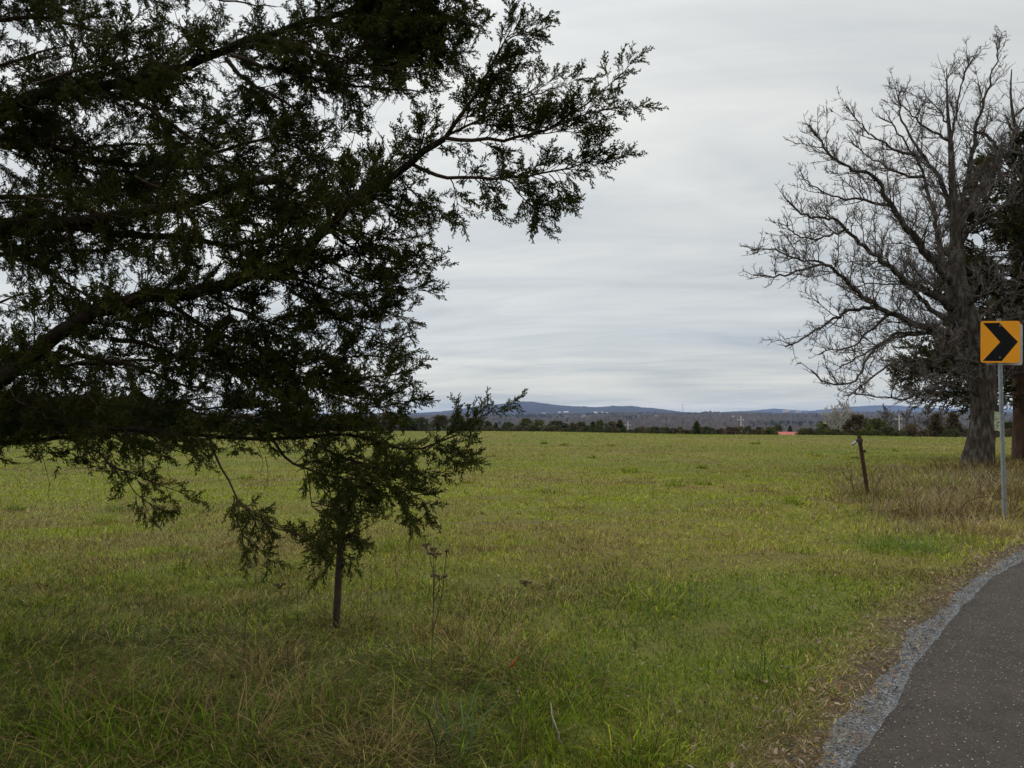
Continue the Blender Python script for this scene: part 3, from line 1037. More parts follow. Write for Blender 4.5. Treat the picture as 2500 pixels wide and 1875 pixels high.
class Foliage:
    def __init__(self, protos=PROTOS):
        self.it = [[] for _ in protos]
        self.protos = protos

    def add(self, p, d_, size, rng, fat=1.0):
        self.it[int(rng.integers(len(self.protos)))].append((p, d_, size, rng.uniform(0, 6.283), fat))

    def count(self):
        return sum(len(i) for i in self.it)

    def arrays(self):
        V, Fq, b = [], [], 0
        for (pv, pf), items in zip(self.protos, self.it):
            if not items:
                continue
            P = np.array([i[0] for i in items])
            X = np.array([i[1] for i in items])
            X /= np.linalg.norm(X, axis=1, keepdims=True) + 1e-9
            S = np.array([i[2] for i in items])
            Ro = np.array([i[3] for i in items])
            Ft = np.array([i[4] for i in items])
            ref = np.where((np.abs(X[:, 2]) < 0.9)[:, None], np.array([[0, 0, 1.0]]), np.array([[1.0, 0, 0]]))
            U = np.cross(X, ref)
            U /= np.linalg.norm(U, axis=1, keepdims=True)
            W = np.cross(X, U)
            c_, s__ = np.cos(Ro)[:, None], np.sin(Ro)[:, None]
            U, W = U * c_ + W * s__, W * c_ - U * s__
            vv_ = P[:, None] + S[:, None, None] * (pv[None, :, :1] * X[:, None] + Ft[:, None, None] * (pv[None, :, 1:2] * U[:, None] + pv[None, :, 2:] * W[:, None]))
            m_ = len(items)
            V.append(vv_.reshape(-1, 3))
            Fq.append((pf[None] + len(pv) * np.arange(m_)[:, None, None]).reshape(-1, 4) + b)
            b += m_ * len(pv)
        return np.concatenate(V), [np.concatenate(Fq)]

    def build(self, name, mat, parent, origin):
        v, f = self.arrays()
        return np_mesh(name, v, f, mat, parent, origin=origin)


# ================================================================== the big cedar on the left
crng = np.random.default_rng(23)
T_DEPTH = 6.6
trunk_x = at(-430, 1000, T_DEPTH)[0]
trunk_base = np.array((trunk_x, T_DEPTH, float(ground_z(trunk_x, T_DEPTH))))
cedar = empty('cedar_tree', trunk_base, 'huge dark cedar whose drooping boughs fill the left of the photo', 'tree')
mb = Tubes()
mb.add([trunk_base + np.array(p) for p in [(0, 0, -0.3), (0.02, 0, 0.2), (0, 0.03, 1.2), (0.05, 0, 3), (0, 0, 5.5), (-0.05, 0.05, 8.5), (0, 0, 11)]], [0.46, 0.38, 0.31, 0.27, 0.2, 0.12, 0.03], 14)
mb.build('trunk', M['cedar_bark'], cedar, trunk_base)
TW = Tubes()
FO = Foliage()


def trunk_pt(z):
    return np.array((trunk_x, T_DEPTH, z))


def cedar_shoot(p0, d0, length, level, rng, droop, leafy, size):
    """a side shoot: thin wood, sprays along its outer part, its own side shoots"""
    n_ = 6 if length > 0.25 else 4
    P = wander(p0, d0, length, n_, 0.16, np.array((0, 0, -droop)), rng)
    r0 = 0.0022 + 0.010 * length
    TW.add(P, np.linspace(r0, 0.0016, n_), 4)
    nsp = max(1, int(length / 0.045 * leafy))
    for k in range(nsp):
        t = 1 - (k + 0.4 * rng.random()) / nsp * 0.86
        f_ = t * (n_ - 1)
        i = min(int(f_), n_ - 2)
        p = P[i] + (P[i + 1] - P[i]) * (f_ - i)
        tg = unit(P[i + 1] - P[i])
        dd = perp_dir(tg, rng.uniform(0.3, 0.95) if k else 0.05, rng.uniform(0, 6.283))
        FO.add(p, dd, 1.12 * size * rng.uniform(0.65, 1.25), rng)
    if level > 0 and length > 0.22:
        ns = int(length / 0.11)
        for k in range(ns):
            t = rng.uniform(0.2, 0.92)
            f_ = t * (n_ - 1)
            i = min(int(f_), n_ - 2)
            p = P[i] + (P[i + 1] - P[i]) * (f_ - i)
            dd = perp_dir(unit(P[i + 1] - P[i]), rng.uniform(0.55, 1.0), rng.uniform(0, 6.283))
            cedar_shoot(p, dd, length * rng.uniform(0.3, 0.55) * (1.1 - 0.5 * t), level - 1, rng, droop, leafy, size)


def cedar_branch(P, r0, r1, f0, shoot, rng, dens=1.0, leafy=1.0, droop=0.05, size=0.13, up=0.0, tubes=None, tip=True):
    """P: path of a limb or bough. Foliage shoots leave it from fraction f0 on."""
    ln = plen(P)
    n_ = max(6, min(40, int(ln / 0.09)))
    Q = resample(P, n_, 0.006 + r0 * 0.06, rng)
    (tubes or TW).add(Q, r1 + (r0 - r1) * (1 - np.linspace(0, 1, n_)) ** 0.85, 9 if r0 > 0.02 else 5)
    nsh = int(ln / 0.068 * dens)
    for k in range(nsh):
        t = f0 + (1 - f0) * (k + rng.random()) / nsh
        f_ = min(t * (n_ - 1), n_ - 1.001)
        i = int(f_)
        p = Q[i] + (Q[i + 1] - Q[i]) * (f_ - i)
        tg = unit(Q[i + 1] - Q[i])
        dd = perp_dir(tg, rng.uniform(0.5, 1.0), rng.uniform(0, 6.283)) + np.array((0, 0, up))
        edge = min(1.0, 0.22 + (1 - t) * 1.7)
        cedar_shoot(p, dd, shoot * edge * rng.uniform(0.45, 1.15), 1, rng, droop, leafy, size)
    if tip:
        tg = unit(Q[-1] - Q[-3])
        cedar_shoot(Q[-1], tg, 0.10, 0, rng, 0.0, 1.6, size * 0.9)
    return Q


def trace(pts, d0, d1):
    k = len(pts)
    s = np.concatenate([[0], np.cumsum([math.dist(pts[i], pts[i + 1]) for i in range(k - 1)])])
    return [at(p[0], p[1], d0 + (d1 - d0) * s[i] / s[-1]) for i, p in enumerate(pts)]


# main limbs, traced; each reaches back to the trunk outside the frame
LIMBS = [
    # pts, depth0, depth1, r0, r1, f0, shoot, dens, trunk height
    ('top', [(0, 266), (89, 231), (193, 216), (309, 204), (386, 181), (482, 147), (552, 127), (617, 93), (720, 60), (860, 25), (1000, -20)], 6.3, 5.6, 0.062, 0.012, 0.18, 0.42, 1.5, 3.6),
    ('middle', [(0, 540), (116, 548), (231, 560), (309, 575), (386, 571), (470, 590), (560, 600), (640, 590)], 6.4, 5.7, 0.058, 0.012, 0.25, 0.42, 1.1, 2.7),
    ('upper_inner', [(0, 330), (90, 350), (154, 366), (231, 393), (347, 405), (424, 405), (501, 382), (579, 359), (680, 330), (760, 330)], 6.7, 6.3, 0.034, 0.008, 0.2, 0.42, 1.2, 3.3),
    ('rising', [(0, 928), (96, 847), (174, 800), (216, 766), (309, 731), (424, 720), (501, 712), (560, 696), (617, 677), (700, 640), (750, 605), (808, 559), (850, 505), (885, 463), (981, 405), (1039, 370), (1085, 339)], 6.0, 5.2, 0.078, 0.020, 0.30, 0.40, 1.25, 0.9),
    ('low', [(0, 1035), (120, 1032), (240, 1040), (347, 1048), (501, 1063), (617, 1078), (694, 1071), (775, 1060), (851, 1057), (899, 1060), (929, 1081), (950, 1105), (971, 1109), (1025, 1105), (1077, 1081), (1115, 1062)], 6.1, 5.4, 0.030, 0.005, 0.12, 0.20, 1.8, 1.1),
]
LQ = {}
for nm, pts, d0, d1, r0, r1, f0, sh, dn, zt in LIMBS:
    tb = Tubes()
    P = [trunk_pt(zt)] + trace(pts, d0, d1)
    f_off = plen(np.array(P[:2])) / plen(np.array(P))
    LQ[nm] = cedar_branch(P, r0, r1, max(f0, f_off * 0.8), sh, crng, dn, 1.0, tubes=tb)
    ob = tb.build('limb', M['cedar_bark'], cedar, trunk_base)
# the sawn-off limb with a pale cut end
tb = Tubes()
P = [trunk_pt(2.6)] + trace([(0, 560), (200, 540), (366, 513), (463, 498), (540, 470), (598, 440), (650, 438), (706, 443)], 6.5, 5.2)
Q = resample(P, 34)
rad = np.interp(np.linspace(0, 1, 34), [0, 0.8, 1], [0.05, 0.036, 0.026])
tb.add(Q, rad, 10)
ob = tb.build('limb', M['cedar_bark'], cedar, trunk_base)
ob['label'] = 'short limb sawn off square, with a pale cut end'
dirc = Vector(unit(Q[-1] - Q[-2]))
cb = MB()
cb.tube([Vector(Q[-1] - trunk_base) - dirc * 0.004, Vector(Q[-1] - trunk_base) + dirc * 0.006], [0.0255, 0.0235], 10)
cb.build('cut_end', M['cut_wood'], ob)

# boughs, traced in the photo
BOUGHS = [
    ([(760, 1225), (800, 1235), (840, 1240), (880, 1235), (905, 1230)], 5.8, 5.7, .005, .0015, .05, .13, 2.2, .0),
    ([(740, 1300), (790, 1320), (830, 1345), (850, 1360), (870, 1375)], 5.8, 5.7, .005, .0015, .05, .13, 2.2, .0),
    ([(780, 1290), (830, 1300), (880, 1310), (900, 1305)], 5.7, 5.6, .004, .0015, .05, .10, 1.8, .0),
    ([(300, 985), (420, 1005), (540, 1015), (660, 1020), (760, 1010)], 5.9, 5.5, .009, .003, .1, .17, 1.8, .01),
    ([(480, 1000), (600, 990), (700, 1000), (800, 1020), (880, 1015)], 5.8, 5.4, .009, .003, .1, .16, 1.8, .01),
    ([(620, 1045), (720, 1035), (820, 1030), (920, 1035), (990, 1025)], 5.6, 5.3, .008, .002, .1, .15, 1.8, .01),
    ([(330, 430), (420, 470), (500, 520), (580, 560), (660, 570)], 5.6, 5.0, .010, .003, .1, .34, 1.5, .03),
    ([(480, 400), (560, 410), (640, 430), (720, 450), (790, 440)], 5.8, 5.4, .009, .003, .1, .32, 1.4, .03),
    ([(520, 480), (600, 520), (690, 540), (760, 530)], 5.3, 5.0, .008, .002, .1, .28, 1.5, .03),
    ([(560, 690), (640, 640), (720, 590), (790, 530)], 5.3, 4.9, .009, .003, .1, .26, 1.6, .02),
    ([(790, 560), (850, 500), (920, 430), (990, 390)], 5.1, 4.9, .007, .002, .1, .20, 1.6, .02),
    ([(260, 760), (340, 720), (430, 690), (520, 670)], 5.6, 5.2, .009, .003, .1, .28, 1.3, .03),
    ([(100, 200), (200, 170), (320, 150), (430, 100), (520, 60)], 5.7, 5.2, .010, .003, .1, .32, 1.3, .03),
    ([(60, 480), (160, 500), (260, 520), (340, 540)], 5.8, 5.5, .010, .003, .1, .3, 1.2, .03),
    ([(700, 70), (800, 60), (900, 45), (1000, 60), (1080, 70)], 5.8, 5.3, .014, .004, .1, .34, 1.6, .03),
    ([(760, -40), (880, 0), (980, 10), (1090, -10), (1180, -30)], 5.9, 5.4, .014, .004, .1, .34, 1.6, .03),
    ([(860, 20), (960, 110), (1040, 140), (1110, 130), (1170, 100)], 5.7, 5.3, .012, .003, .1, .28, 1.6, .02),
    ([(850, 505), (920, 440), (960, 380), (950, 330)], 5.4, 5.3, .010, .003, .1, .26, 1.7, .0),
    ([(800, 560), (860, 470), (880, 420), (860, 370)], 5.6, 5.4, .010, .003, .1, .3, 1.5, .0),
    ([(1000, 395), (1040, 360), (1030, 310), (1060, 270)], 5.3, 5.2, .007, .002, .1, .18, 1.5, .0),
    # pts, d0, d1, r0, r1, f0, shoot, dens, droop
    ([(301, 220), (370, 270), (424, 309), (475, 347), (540, 380), (600, 420)], 5.9, 5.3, .020, .006, .1, .40, 1.2, .05),
    ([(552, 143), (586, 185), (637, 216), (700, 250), (760, 300), (800, 360)], 5.8, 5.3, .018, .005, .1, .36, 1.2, .06),
    ([(563, 135), (675, 170), (772, 189), (849, 208), (904, 216), (1020, 224), (1090, 235)], 5.7, 5.3, .016, .005, .15, .27, 1.1, .06),
    ([(620, 95), (714, 104), (849, 150), (927, 165), (1010, 185), (1060, 210)], 5.7, 5.0, .014, .004, .1, .30, 1.2, .05),
    ([(850, 30), (960, 60), (1050, 95), (1120, 150), (1160, 185)], 5.6, 5.2, .014, .004, .1, .32, 1.4, .03),
    ([(800, -60), (950, -20), (1060, 20), (1150, 60), (1200, 90)], 5.9, 5.3, .018, .004, .1, .36, 1.5, .03),
    ([(1085, 339), (1136, 270), (1165, 225), (1193, 170), (1225, 110), (1255, 60), (1285, 15)], 5.2, 5.0, .016, .003, .12, .22, 1.5, .0),
    ([(1225, 110), (1262, 85), (1310, 55)], 5.0, 4.95, .005, .002, .2, .12, 1.5, .0),
    ([(1240, 90), (1275, 80), (1312, 74)], 5.0, 4.9, .004, .002, .2, .10, 1.3, .0),
    ([(1175, 210), (1220, 180), (1280, 148)], 5.1, 5.0, .006, .002, .2, .15, 1.4, .0),
    ([(1240, 40), (1262, 20), (1275, -12)], 5.1, 5.0, .004, .002, .2, .12, 1.5, .0),
    ([(1085, 337), (1136, 343), (1213, 345), (1270, 335), (1329, 320), (1395, 280), (1444, 247), (1502, 193), (1545, 160), (1588, 142)], 5.2, 4.9, .015, .002, .15, .17, 1.75, -.03),
    ([(1097, 328), (1160, 300), (1213, 270), (1290, 239), (1348, 193), (1400, 168)], 5.2, 5.0, .010, .002, .1, .22, 1.7, -.03),
    ([(1300, 232), (1360, 215), (1410, 192), (1440, 180)], 5.0, 4.9, .005, .0015, .1, .10, 1.2, .0),
    ([(1329, 320), (1406, 285), (1464, 266), (1522, 258), (1555, 272), (1583, 297)], 4.95, 4.8, .007, .0015, .1, .13, 1.5, .0),
    ([(1280, 335), (1360, 320), (1430, 310), (1470, 318)], 5.0, 4.9, .005, .0015, .1, .14, 1.2, .04),
    ([(1000, 398), (1043, 420), (1097, 432), (1174, 438), (1252, 434), (1348, 424), (1406, 405), (1464, 390), (1530, 378), (1570, 371)], 5.3, 4.95, .015, .002, .25, .17, 1.5, -.01),
    ([(1380, 412), (1420, 385), (1450, 355), (1470, 345)], 5.0, 4.9, .005, .0015, .1, .12, 1.4, -.02),
    ([(1228, 436), (1255, 459), (1290, 490), (1321, 540), (1330, 568)], 5.1, 5.0, .006, .0015, .15, .15, 1.6, .06),
    ([(1255, 459), (1310, 470), (1350, 480), (1385, 515)], 5.1, 5.0, .005, .0015, .2, .14, 1.4, .08),
    ([(1340, 425), (1365, 450), (1380, 480)], 5.0, 5.0, .004, .0015, .2, .10, 1.3, .08),
    ([(1097, 432), (1117, 482), (1120, 535)], 5.3, 5.2, .005, .0015, .2, .13, 1.3, .08),
    ([(1160, 437), (1190, 470), (1200, 505)], 5.2, 5.2, .005, .0015, .2, .14, 1.2, .08),
    ([(960, 420), (1020, 480), (1070, 530), (1125, 545)], 5.4, 5.2, .008, .002, .15, .20, 1.4, .07),
    ([(885, 463), (940, 500), (1000, 530), (1040, 555)], 5.4, 5.3, .009, .002, .1, .22, 1.4, .05),
    ([(808, 559), (860, 560), (904, 571), (981, 594), (1030, 588), (1066, 580)], 5.5, 5.2, .009, .002, .15, .17, 1.6, .0),
    ([(812, 571), (866, 613), (920, 640), (1000, 650), (1050, 640), (1095, 645)], 5.5, 5.2, .010, .002, .1, .22, 1.6, .0),
    ([(760, 610), (830, 650), (900, 690), (980, 705), (1040, 710), (1075, 722)], 5.6, 5.3, .010, .002, .1, .22, 1.5, .0),
    ([(617, 677), (733, 677), (800, 705), (849, 727), (920, 760), (985, 775), (1040, 768)], 5.7, 5.4, .015, .002, .1, .27, 1.5, .0),
    ([(700, 700), (790, 760), (880, 800), (950, 815), (1010, 800)], 5.8, 5.4, .012, .002, .1, .26, 1.5, .0),
    ([(405, 731), (482, 793), (579, 831), (694, 870), (790, 880), (900, 865), (980, 870), (1015, 868)], 6.0, 5.5, .020, .003, .12, .32, 1.4, .02),
    ([(147, 847), (204, 874), (270, 882), (328, 889), (386, 920), (470, 945), (560, 960)], 6.1, 5.7, .022, .005, .15, .34, 1.1, .05),
    ([(270, 828), (336, 831), (405, 858), (482, 882), (559, 893), (650, 920), (760, 930), (860, 930), (950, 915), (1015, 920)], 6.0, 5.5, .020, .003, .2, .28, 1.5, .02),
    ([(500, 712), (560, 750), (640, 780), (720, 800), (800, 830)], 5.9, 5.6, .014, .004, .1, .32, 1.3, .04),
    ([(23, 600), (93, 642), (162, 696), (230, 730), (300, 790)], 6.4, 6.1, .018, .006, .1, .36, 1.0, .05),
    ([(590, 463), (675, 494), (791, 505), (860, 520)], 5.3, 5.2, .020, .005, .3, .30, 1.2, .04),
    ([(640, 590), (700, 560), (760, 500), (800, 440)], 5.7, 5.6, .012, .004, .1, .36, 1.2, .0),
    ([(680, 340), (760, 380), (840, 400), (900, 390)], 6.2, 5.9, .012, .004, .1, .34, 1.3, .03),
    ([(162, 405), (278, 428), (347, 413), (420, 430), (500, 445)], 6.6, 6.3, .014, .005, .1, .36, 1.1, .03),
    ([(600, 830), (700, 900), (800, 960), (900, 975), (985, 980), (1040, 985)], 5.8, 5.4, .012, .002, .1, .26, 1.6, .0),
    ([(800, 965), (900, 1000), (970, 990), (1020, 975), (1055, 962)], 5.6, 5.4, .008, .002, .1, .18, 1.5, -.02),
    ([(1040, 1100), (1090, 1060), (1135, 1040), (1155, 1018), (1168, 990)], 5.4, 5.35, .006, .0015, .1, .11, 1.5, -.02),
    ([(1140, 1040), (1182, 1015), (1212, 998), (1245, 988)], 5.38, 5.3, .004, .0012, .1, .055, 1.5, .0),
    ([(1060, 1095), (1110, 1105), (1150, 1100)], 5.4, 5.3, .006, .0015, .1, .16, 1.9, .02),
    ([(766, 1081), (820, 1108), (866, 1126), (930, 1150), (1000, 1155), (1075, 1150), (1110, 1130)], 5.6, 5.3, .012, .002, .1, .22, 1.9, .04),
    ([(648, 1032), (687, 1117), (752, 1152), (845, 1165), (896, 1180), (941, 1186), (1010, 1200), (1070, 1198)], 5.7, 5.3, .012, .002, .3, .18, 1.7, .05),
    ([(941, 1186), (990, 1215), (1005, 1250), (985, 1290)], 5.35, 5.3, .006, .0015, .1, .14, 2.0, .08),
    ([(1000, 1200), (1030, 1225), (1040, 1240)], 5.3, 5.3, .004, .0015, .1, .12, 1.8, .06),
    ([(845, 1165), (855, 1200), (840, 1235), (810, 1255)], 5.5, 5.45, .006, .0015, .35, .14, 1.6, .05),
    ([(750, 1150), (758, 1225), (775, 1262), (800, 1275), (822, 1262), (835, 1235)], 5.6, 5.5, .006, .002, .6, .14, 1.2, .04),
    ([(822, 1262), (850, 1250), (880, 1235), (890, 1225)], 5.5, 5.45, .004, .0015, .1, .12, 2.0, .02),
    ([(513, 1086), (548, 1152), (571, 1210), (590, 1240), (620, 1270), (680, 1290), (740, 1290)], 5.8, 5.5, .009, .002, .45, .16, 1.5, .05),
    ([(571, 1210), (575, 1270), (600, 1330), (640, 1355), (700, 1345)], 5.7, 5.5, .005, .0015, .5, .12, 1.1, .03),
    ([(640, 1275), (720, 1310), (790, 1330), (830, 1340), (870, 1330)], 5.5, 5.4, .006, .0015, .45, .15, 1.9, .02),
    ([(830, 1340), (850, 1310), (890, 1290), (925, 1270)], 5.4, 5.35, .004, .0012, .05, .09, 1.3, .0),
    ([(820, 1340), (815, 1365), (800, 1385)], 5.4, 5.4, .004, .0015, .05, .10, 2.0, .03),
    ([(193, 1075), (270, 1129), (309, 1152), (350, 1170), (400, 1190), (470, 1210), (492, 1205)], 6.0, 5.7, .010, .002, .35, .15, 1.4, .05),
    ([(309, 1152), (320, 1200), (345, 1225), (380, 1240), (440, 1235)], 5.9, 5.7, .005, .0015, .4, .14, 1.4, .04),
    ([(347, 1048), (400, 1090), (450, 1110), (520, 1120)], 6.0, 5.8, .008, .002, .3, .14, 1.0, .06),
    ([(900, 950), (960, 935), (1005, 905), (1030, 880)], 5.5, 5.4, .006, .0015, .1, .15, 1.7, -.02),
]
for pts, d0, d1, r0, r1, f0, sh, dn, dr in BOUGHS:
    xm = sum(p_[0] for p_ in pts) / len(pts)
    P_ = np.array(trace(pts, d0, d1))
    cut = min(0.17, 0.24 * plen(P_)) / plen(P_)
    P_ = resample(P_, 40)[:int(round(40 * (1 - cut)))]
    cedar_branch(P_, r0, r1, f0, sh, crng, dn * (0.85 if xm < 500 else 1.25), 1.0 if xm < 500 else 1.15, dr)
# inner and far-side boughs of the crown, growing from the trunk and the limbs
INNER = []
for k in range(15):
    tx_, ty_ = crng.uniform(20, 800), crng.uniform(-60, 1010)
    if tx_ > 620 and 380 < ty_ < 420:
        continue
    INNER.append((tx_, ty_, crng.uniform(6.5, 8.6)))
for tx_, ty_, dd in INNER:
    end = at(tx_, ty_, dd)
    st = trunk_pt(float(np.clip(end[2] - crng.uniform(0.2, 1.0), 1.2, 7)))
    mid = (st + end) / 2 + crng.normal(0, 0.18, 3)
    cedar_branch([st, mid, end], 0.03, 0.005, 0.35, 0.44, crng, 0.6, 0.7, 0.05, 0.14)
# low dark boughs along the left edge
for k in range(9):
    end = at(crng.uniform(60, 620), crng.uniform(960, 1040), crng.uniform(6.0, 7.4))
    cedar_branch([trunk_pt(1.3 + crng.uniform(-.2, .3)), (trunk_pt(1.5) + end) / 2, end], 0.022, 0.004, 0.35, 0.17, crng, 1.2, 1.0, 0.0, 0.12)
# crown above and outside the frame (coarser)
for k in range(26):
    a_ = crng.uniform(0, 6.283)
    zt = crng.uniform(3.5, 10)
    ln = (11.5 - zt) * crng.uniform(0.4, 0.62)
    st = trunk_pt(zt)
    end = st + np.array((math.cos(a_) * ln, math.sin(a_) * ln, ln * 0.35))
    cedar_branch([st, (st + end) / 2, end], 0.035, 0.006, 0.25, 0.5, crng, 0.4, 0.6, 0.04, 0.2)
# thin bare hanging twigs in the shaded interior
for k in range(420):
    x0, y0 = crng.uniform(0, 950), crng.uniform(0, 1120)
    p = at(x0, y0, crng.uniform(5.3, 6.8))
    d_ = np.array((crng.normal(0.3, 0.5), crng.normal(0, 0.4), crng.normal(-0.7, 0.4)))
    P = wander(p, d_, crng.uniform(0.15, 0.5), 6, 0.28, np.array((0, 0, 0.04)), crng)
    TW.add(P, np.linspace(0.0030, 0.0014, 6), 3)
TW.build('twigs', M['twig'], cedar, trunk_base)
FO.build('foliage', M['cedar_leaf'], cedar, trunk_base)
print('cedar sprays', FO.count())

# ================================================================== bare tree and its neighbours on the right


def bare_sub(P, r0, rng, tubes, twigs, level, lenf, spacing, up, rmin=0.006):
    """side branches along a limb path"""
    ln = plen(P)
    m_ = len(P)
    k_n = max(1, int(ln / spacing))
    for k in range(k_n):
        t = rng.uniform(0.12, 0.97)
        f_ = min(t * (m_ - 1), m_ - 1.001)
        i = int(f_)
        p = P[i] + (P[i + 1] - P[i]) * (f_ - i)
        tg = unit(P[min(i + 2, m_ - 1)] - P[max(i - 1, 0)])
        dd = unit(perp_dir(tg, rng.uniform(0.55, 1.15), rng.uniform(0, 6.283)) + np.array((0, 0, up)))
        l2 = lenf * rng.uniform(0.35, 1.1) * (1.05 - 0.55 * t)
        n_ = 7 if level > 0 else 5
        Q = wander(p, dd, l2, n_, 0.15 if level == 2 else 0.24, np.array((0, 0, 0.07)), rng)
        ra = max(rmin * 1.2, min(r0 * 0.5, 0.010 * l2 + rmin * 0.8))
        (tubes if level > 1 else twigs).add(Q, np.linspace(ra, rmin * 0.62, n_), 5 if level > 0 else 3)
        if level > 0:
            bare_sub(Q, ra, rng, tubes, twigs, level - 1, l2 * 0.52, spacing * 0.62, up, rmin)


brng = np.random.default_rng(77)
BD = 29.0
bbase = on_ground(2385, 1143)
BD = float(bbase[1])
bare = empty('bare_tree', bbase, 'tall leafless tree with a thick grey trunk and spreading limbs behind the chevron sign', 'tree')
tr = Tubes()
tp = [(2383, 1160), (2386, 1135), (2394, 1080), (2402, 1020), (2402, 960), (2395, 900), (2370, 820), (2340, 740), (2333, 669), (2336, 600), (2333, 540), (2324, 439), (2321, 337), (2314, 290), (2312, 230), (2311, 168)]
tw_ = [96, 78, 62, 55, 58, 66, 74, 62, 42, 32, 25, 17, 11, 8, 5, 2]
TP = np.array([at(px_, py_, BD) for px_, py_ in tp])
TR = np.array(tw_) / 2 * BD / F_PX
trQ = resample(TP, 44)
trR = np.interp(np.linspace(0, 1, 44), np.concatenate([[0], np.cumsum(np.linalg.norm(np.diff(TP, axis=0), axis=1))]) / plen(TP), TR)
tr.add(trQ, trR, 16)
# second fused stem on the right of the trunk
P2 = np.array([at(a_, b_, BD - 0.1) for a_, b_ in [(2415, 1150), (2414, 1110), (2420, 1050), (2424, 980), (2418, 920), (2400, 860), (2370, 800)]])
tr.add(resample(P2, 16), np.array([20] * 10 + [19, 18, 17, 16, 14, 12]) / 2 * BD / F_PX * 1.15, 10)
# root flares
for a_, rr_ in ((3.4, 1.0), (4.2, 0.6), (5.6, 0.8), (0.2, 0.7), (2.2, 0.6)):
    p = bbase + np.array((math.cos(a_) * 0.75 * rr_ * 0.9, math.sin(a_) * 0.6, -0.08))
    tr.add([p, bbase + np.array((math.cos(a_) * 0.4, math.sin(a_) * 0.35, 0.25)), bbase + np.array((math.cos(a_) * 0.25 + 0.1, math.sin(a_) * 0.2, 0.9))], [0.07, 0.15, 0.16], 8)
tr.build('trunk', M['grey_bark'], bare, bbase)
BLIMBS = [
    # pts, depth offset at end, thickness px start/end
    ([(2333, 560), (2345, 520), (2353, 483), (2370, 405), (2380, 321), (2394, 280), (2418, 196), (2434, 128), (2450, 67)], 1.0, 20, 3),
    ([(2321, 345), (2328, 310), (2340, 236), (2353, 189), (2370, 135)], -1.0, 9, 3),
    ([(2345, 720), (2326, 689), (2272, 628), (2239, 594), (2208, 544), (2171, 500), (2154, 455), (2134, 425), (2070, 415), (2036, 385), (2009, 354), (1989, 324), (1972, 300)], -2.5, 30, 4),
    ([(2330, 680), (2299, 642), (2289, 567), (2279, 517), (2269, 489), (2256, 422), (2235, 378), (2205, 341), (2171, 294), (2138, 283)], 1.5, 20, 4),
    ([(2350, 770), (2306, 736), (2266, 716), (2218, 689), (2171, 652), (2144, 628), (2104, 594), (2070, 561), (2036, 530), (2002, 531), (1962, 526), (1935, 506), (1918, 483)], -3.0, 28, 4),
    ([(2360, 800), (2296, 770), (2256, 736), (2218, 702), (2190, 660)], -1.0, 20, 10),
    ([(2365, 830), (2272, 800), (2229, 790), (2181, 763), (2138, 746), (2104, 719), (2077, 699), (2057, 676), (2030, 649), (1989, 645), (1935, 669), (1868, 679), (1830, 669)], -3.0, 26, 4),
    ([(2030, 649), (1989, 640), (1935, 628), (1884, 605), (1818, 611)], -3.3, 8, 3),
    ([(2138, 748), (2094, 750), (2053, 767), (2002, 800), (1952, 831), (1905, 851)], -2.5, 12, 4),
    ([(2370, 850), (2272, 810), (2222, 817), (2171, 827), (2121, 854), (2087, 875), (2036, 908)], 1.5, 15, 4),
    ([(2340, 830), (2250, 812), (2181, 814), (2138, 851), (2104, 891), (2097, 935), (2036, 939), (2002, 929), (1972, 895)], -2.0, 13, 4),
    ([(2418, 908), (2387, 885), (2340, 873), (2256, 878), (2181, 881), (2138, 912), (2104, 942), (2060, 976)], -3.0, 15, 4),
    ([(2400, 980), (2350, 940), (2272, 950), (2200, 975), (2120, 970), (2060, 955)], -2.6, 10, 3),
    ([(2395, 900), (2330, 930), (2270, 975), (2200, 985)], 2.0, 9, 3),
    ([(2340, 560), (2374, 500), (2401, 439), (2431, 398), (2475, 337), (2500, 280)], 2.0, 17, 4),
    ([(2335, 620), (2370, 560), (2420, 520), (2470, 500), (2520, 470)], -2.0, 14, 4),
    ([(2331, 540), (2300, 450), (2270, 400), (2230, 350), (2200, 290), (2190, 230), (2207, 212)], 2.5, 16, 4),
    ([(2321, 345), (2270, 320), (2225, 285), (2210, 260), (2188, 255)], -1.5, 9, 3),
    ([(2315, 300), (2290, 270), (2265, 235), (2250, 215)], 1.2, 6, 2),
    ([(2171, 500), (2130, 490), (2080, 485), (2030, 480), (1990, 460), (1945, 410)], 0.0, 10, 3),
    ([(2235, 378), (2190, 370), (2140, 340), (2110, 310), (2075, 275), (2070, 258)], 1.0, 9, 3),
    ([(2256, 430), (2200, 430), (2150, 400), (2110, 375), (2070, 340)], 2.5, 10, 3),
    ([(2330, 700), (2250, 690), (2170, 695), (2110, 690), (2060, 720)], 3.0, 10, 3),
    ([(2070, 561), (2040, 570), (1990, 590), (1930, 575), (1920, 530)], -2.0, 8, 3),
    ([(2350, 760), (2420, 700), (2460, 680), (2510, 700)], -3.0, 16, 5),
    ([(2370, 850), (2440, 790), (2500, 770)], -2.0, 12, 4),
    ([(2181, 763), (2130, 800), (2080, 850), (2030, 850), (1990, 870)], 1.0, 9, 3),
    ([(2380, 321), (2410, 330), (2440, 360), (2470, 380)], 1.0, 8, 3),
]
BT = Tubes()
